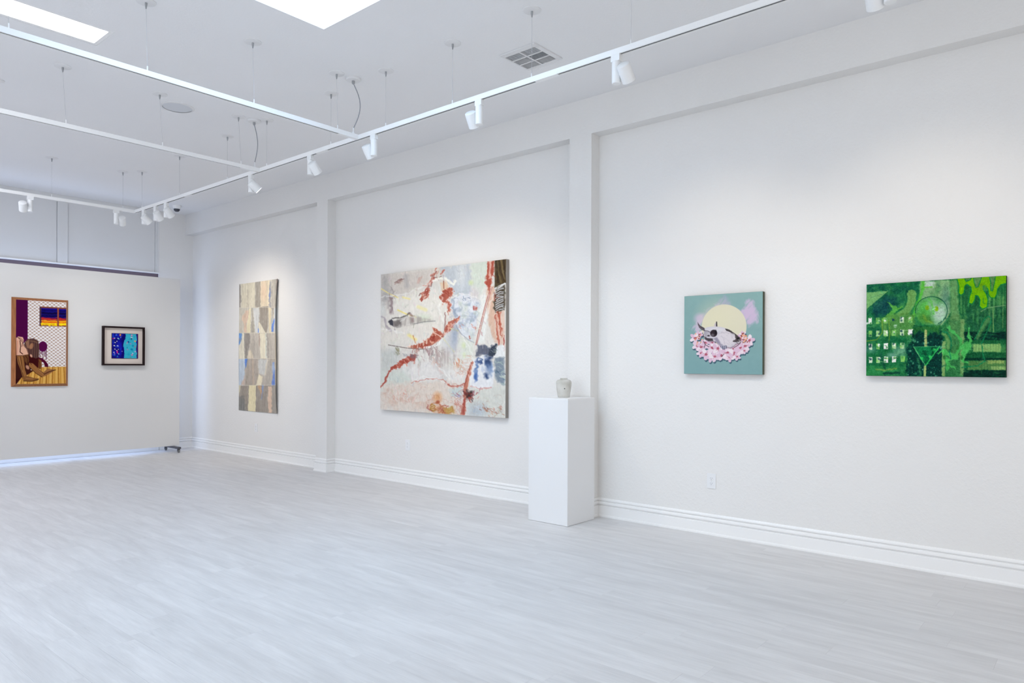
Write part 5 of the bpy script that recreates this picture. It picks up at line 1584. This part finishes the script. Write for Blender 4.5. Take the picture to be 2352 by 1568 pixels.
canvas_on_wall('painting', 'wide green abstract painting with dripping slime shapes', art_green, 'oil', 5.12, 1.286, 0.518, 1.240, 1.847, 'side_green')
canvas_on_wall('painting', 'largest canvas, pale abstract with red streaks between the pilasters', art_big, 'oil', 5.115, 6.340, 4.464, 0.792, 2.314, 'side_linen')

# the sheet hangs from its top edge and its long right edge curls off the wall
def sheet_place(u, v):
    y = 9.552 + (8.500 - 9.552) * u
    z = 2.434 + (0.640 - 2.434) * v
    curl = np.clip((u - 0.90) / 0.10, 0, 1)
    curl = curl ** 1.5 * (0.35 + 0.65 * np.sin(np.clip(v, 0, 1) * math.pi) ** 0.7)
    x = XW - 0.006 - 0.045 * curl + 0.0025 * np.sin(v * 9 + u * 3)
    y = y + 0.030 * curl + 0.008 * np.sin(v * 7.0 + 0.4) * (u > 0.0)
    return np.stack([x, y, z], 1)
t = thing('patchwork_sheet', 'tall unframed patchwork of cream, grey and blue paper pinned flat', 'artwork', (XW, 9.0, 0.64))
so = link_obj('paper', art_sheet.mesh('paper', sheet_place), 'paper', t)
sm = so.modifiers.new('thickness', 'SOLIDIFY')
sm.thickness = 0.0012
sm.offset = -1
for y in (9.53, 9.02, 8.53):
    lathe('pin', 'steel', t, [(0.0, 0.0), (0.004, 0.0), (0.003, 0.004), (0.0, 0.005)], (XW - 0.009, y, 2.424), (-1, 0, 0), 10)
rebase(t)

# wood framed picture: sloping frame round a recessed panel
def wood_material():
    m = material('frame_wood', srgb(150, 92, 48), 0.45)
    b = m.node_tree.nodes['Principled BSDF']
    tc = node(m, 'ShaderNodeTexCoord')
    mp = node(m, 'ShaderNodeMapping')
    mp.inputs['Scale'].default_value = (30, 30, 4)
    link(m, tc.outputs['Object'], mp.inputs['Vector'])
    n = node(m, 'ShaderNodeTexNoise')
    n.inputs['Scale'].default_value = 2.0
    n.inputs['Detail'].default_value = 4.0
    link(m, mp.outputs[0], n.inputs['Vector'])
    r = node(m, 'ShaderNodeValToRGB')
    r.color_ramp.elements[0].position = 0.3
    r.color_ramp.elements[0].color = srgb(138, 84, 40)
    r.color_ramp.elements[1].position = 0.7
    r.color_ramp.elements[1].color = srgb(178, 112, 62)
    link(m, n.outputs['Fac'], r.inputs[0])
    link(m, r.outputs[0], b.inputs['Base Color'])
    return m
M['frame_wood'] = wood_material()
M['frame_black'] = material('frame_black_brown', srgb(34, 20, 22), 0.55, spec=0.12)
M['mat_board'] = material('cream_mat_board', srgb(226, 214, 206), 0.8)

def picture_frame(t, mat, xa, xb, z0, z1, yf, yback, xi0, xi1, zi0, zi1, yin, rim):
    """four mitred mouldings: outer side, narrow front rim, slope (or step) down to the picture at yin"""
    O = [(xa, z0), (xb, z0), (xb, z1), (xa, z1)]
    Rm = [(xa + rim, z0 + rim), (xb - rim, z0 + rim), (xb - rim, z1 - rim), (xa + rim, z1 - rim)]
    I = [(xi0, zi0), (xi1, zi0), (xi1, zi1), (xi0, zi1)]
    for k in range(4):
        j = (k + 1) % 4
        bm = bmesh.new()
        def V(pt, y):
            return bm.verts.new((pt[0], y, pt[1]))
        a = [V(O[k], yback), V(O[k], yf), V(Rm[k], yf), V(I[k], yin), V(I[k], yback)]
        b = [V(O[j], yback), V(O[j], yf), V(Rm[j], yf), V(I[j], yin), V(I[j], yback)]
        for i in range(5):
            bm.faces.new((a[i], a[(i + 1) % 5], b[(i + 1) % 5], b[i]))
        bm.faces.new(a[::-1])
        bm.faces.new(b)
        from_bm('frame_side', bm, mat, t)

t = thing('framed_picture', 'picture of a seated figure in a brown wooden frame', 'picture', (2.98, PY, 0.99))
picture_frame(t, 'frame_wood', 2.685, 3.318, 0.997, 2.130, PY - 0.010, PY - 0.001, 2.723, 3.284, 1.031, 2.097, PY - 0.050, 0.001)
link_obj('picture', art_room.mesh('picture', on_partition(PY - 0.0495, 2.723, 3.284, 1.031, 2.097)), 'resin', t)
boxes('backing', 'mat_board', t, (2.7235, 3.2835, PY - 0.049, PY - 0.001, 1.0315, 2.0965))
rebase(t)

t = thing('framed_picture', 'small blue and cyan picture with cream mat in black frame', 'picture', (4.01, PY, 1.26))
picture_frame(t, 'frame_black', 3.731, 4.278, 1.271, 1.812, PY - 0.058, PY - 0.001, 3.765, 4.262, 1.292, 1.790, PY - 0.016, 0.019)
boxes('mat_board', 'mat_board', t, (3.7655, 4.2615, PY - 0.014, PY - 0.001, 1.2925, 1.7895))
boxes('art_panel', 'frame_black', t, (3.853, 4.199, PY - 0.023, PY - 0.0145, 1.367, 1.717))
link_obj('picture', art_blue.mesh('picture', on_partition(PY - 0.0242, 3.857, 4.195, 1.371, 1.713)), 'resin', t)
rebase(t)
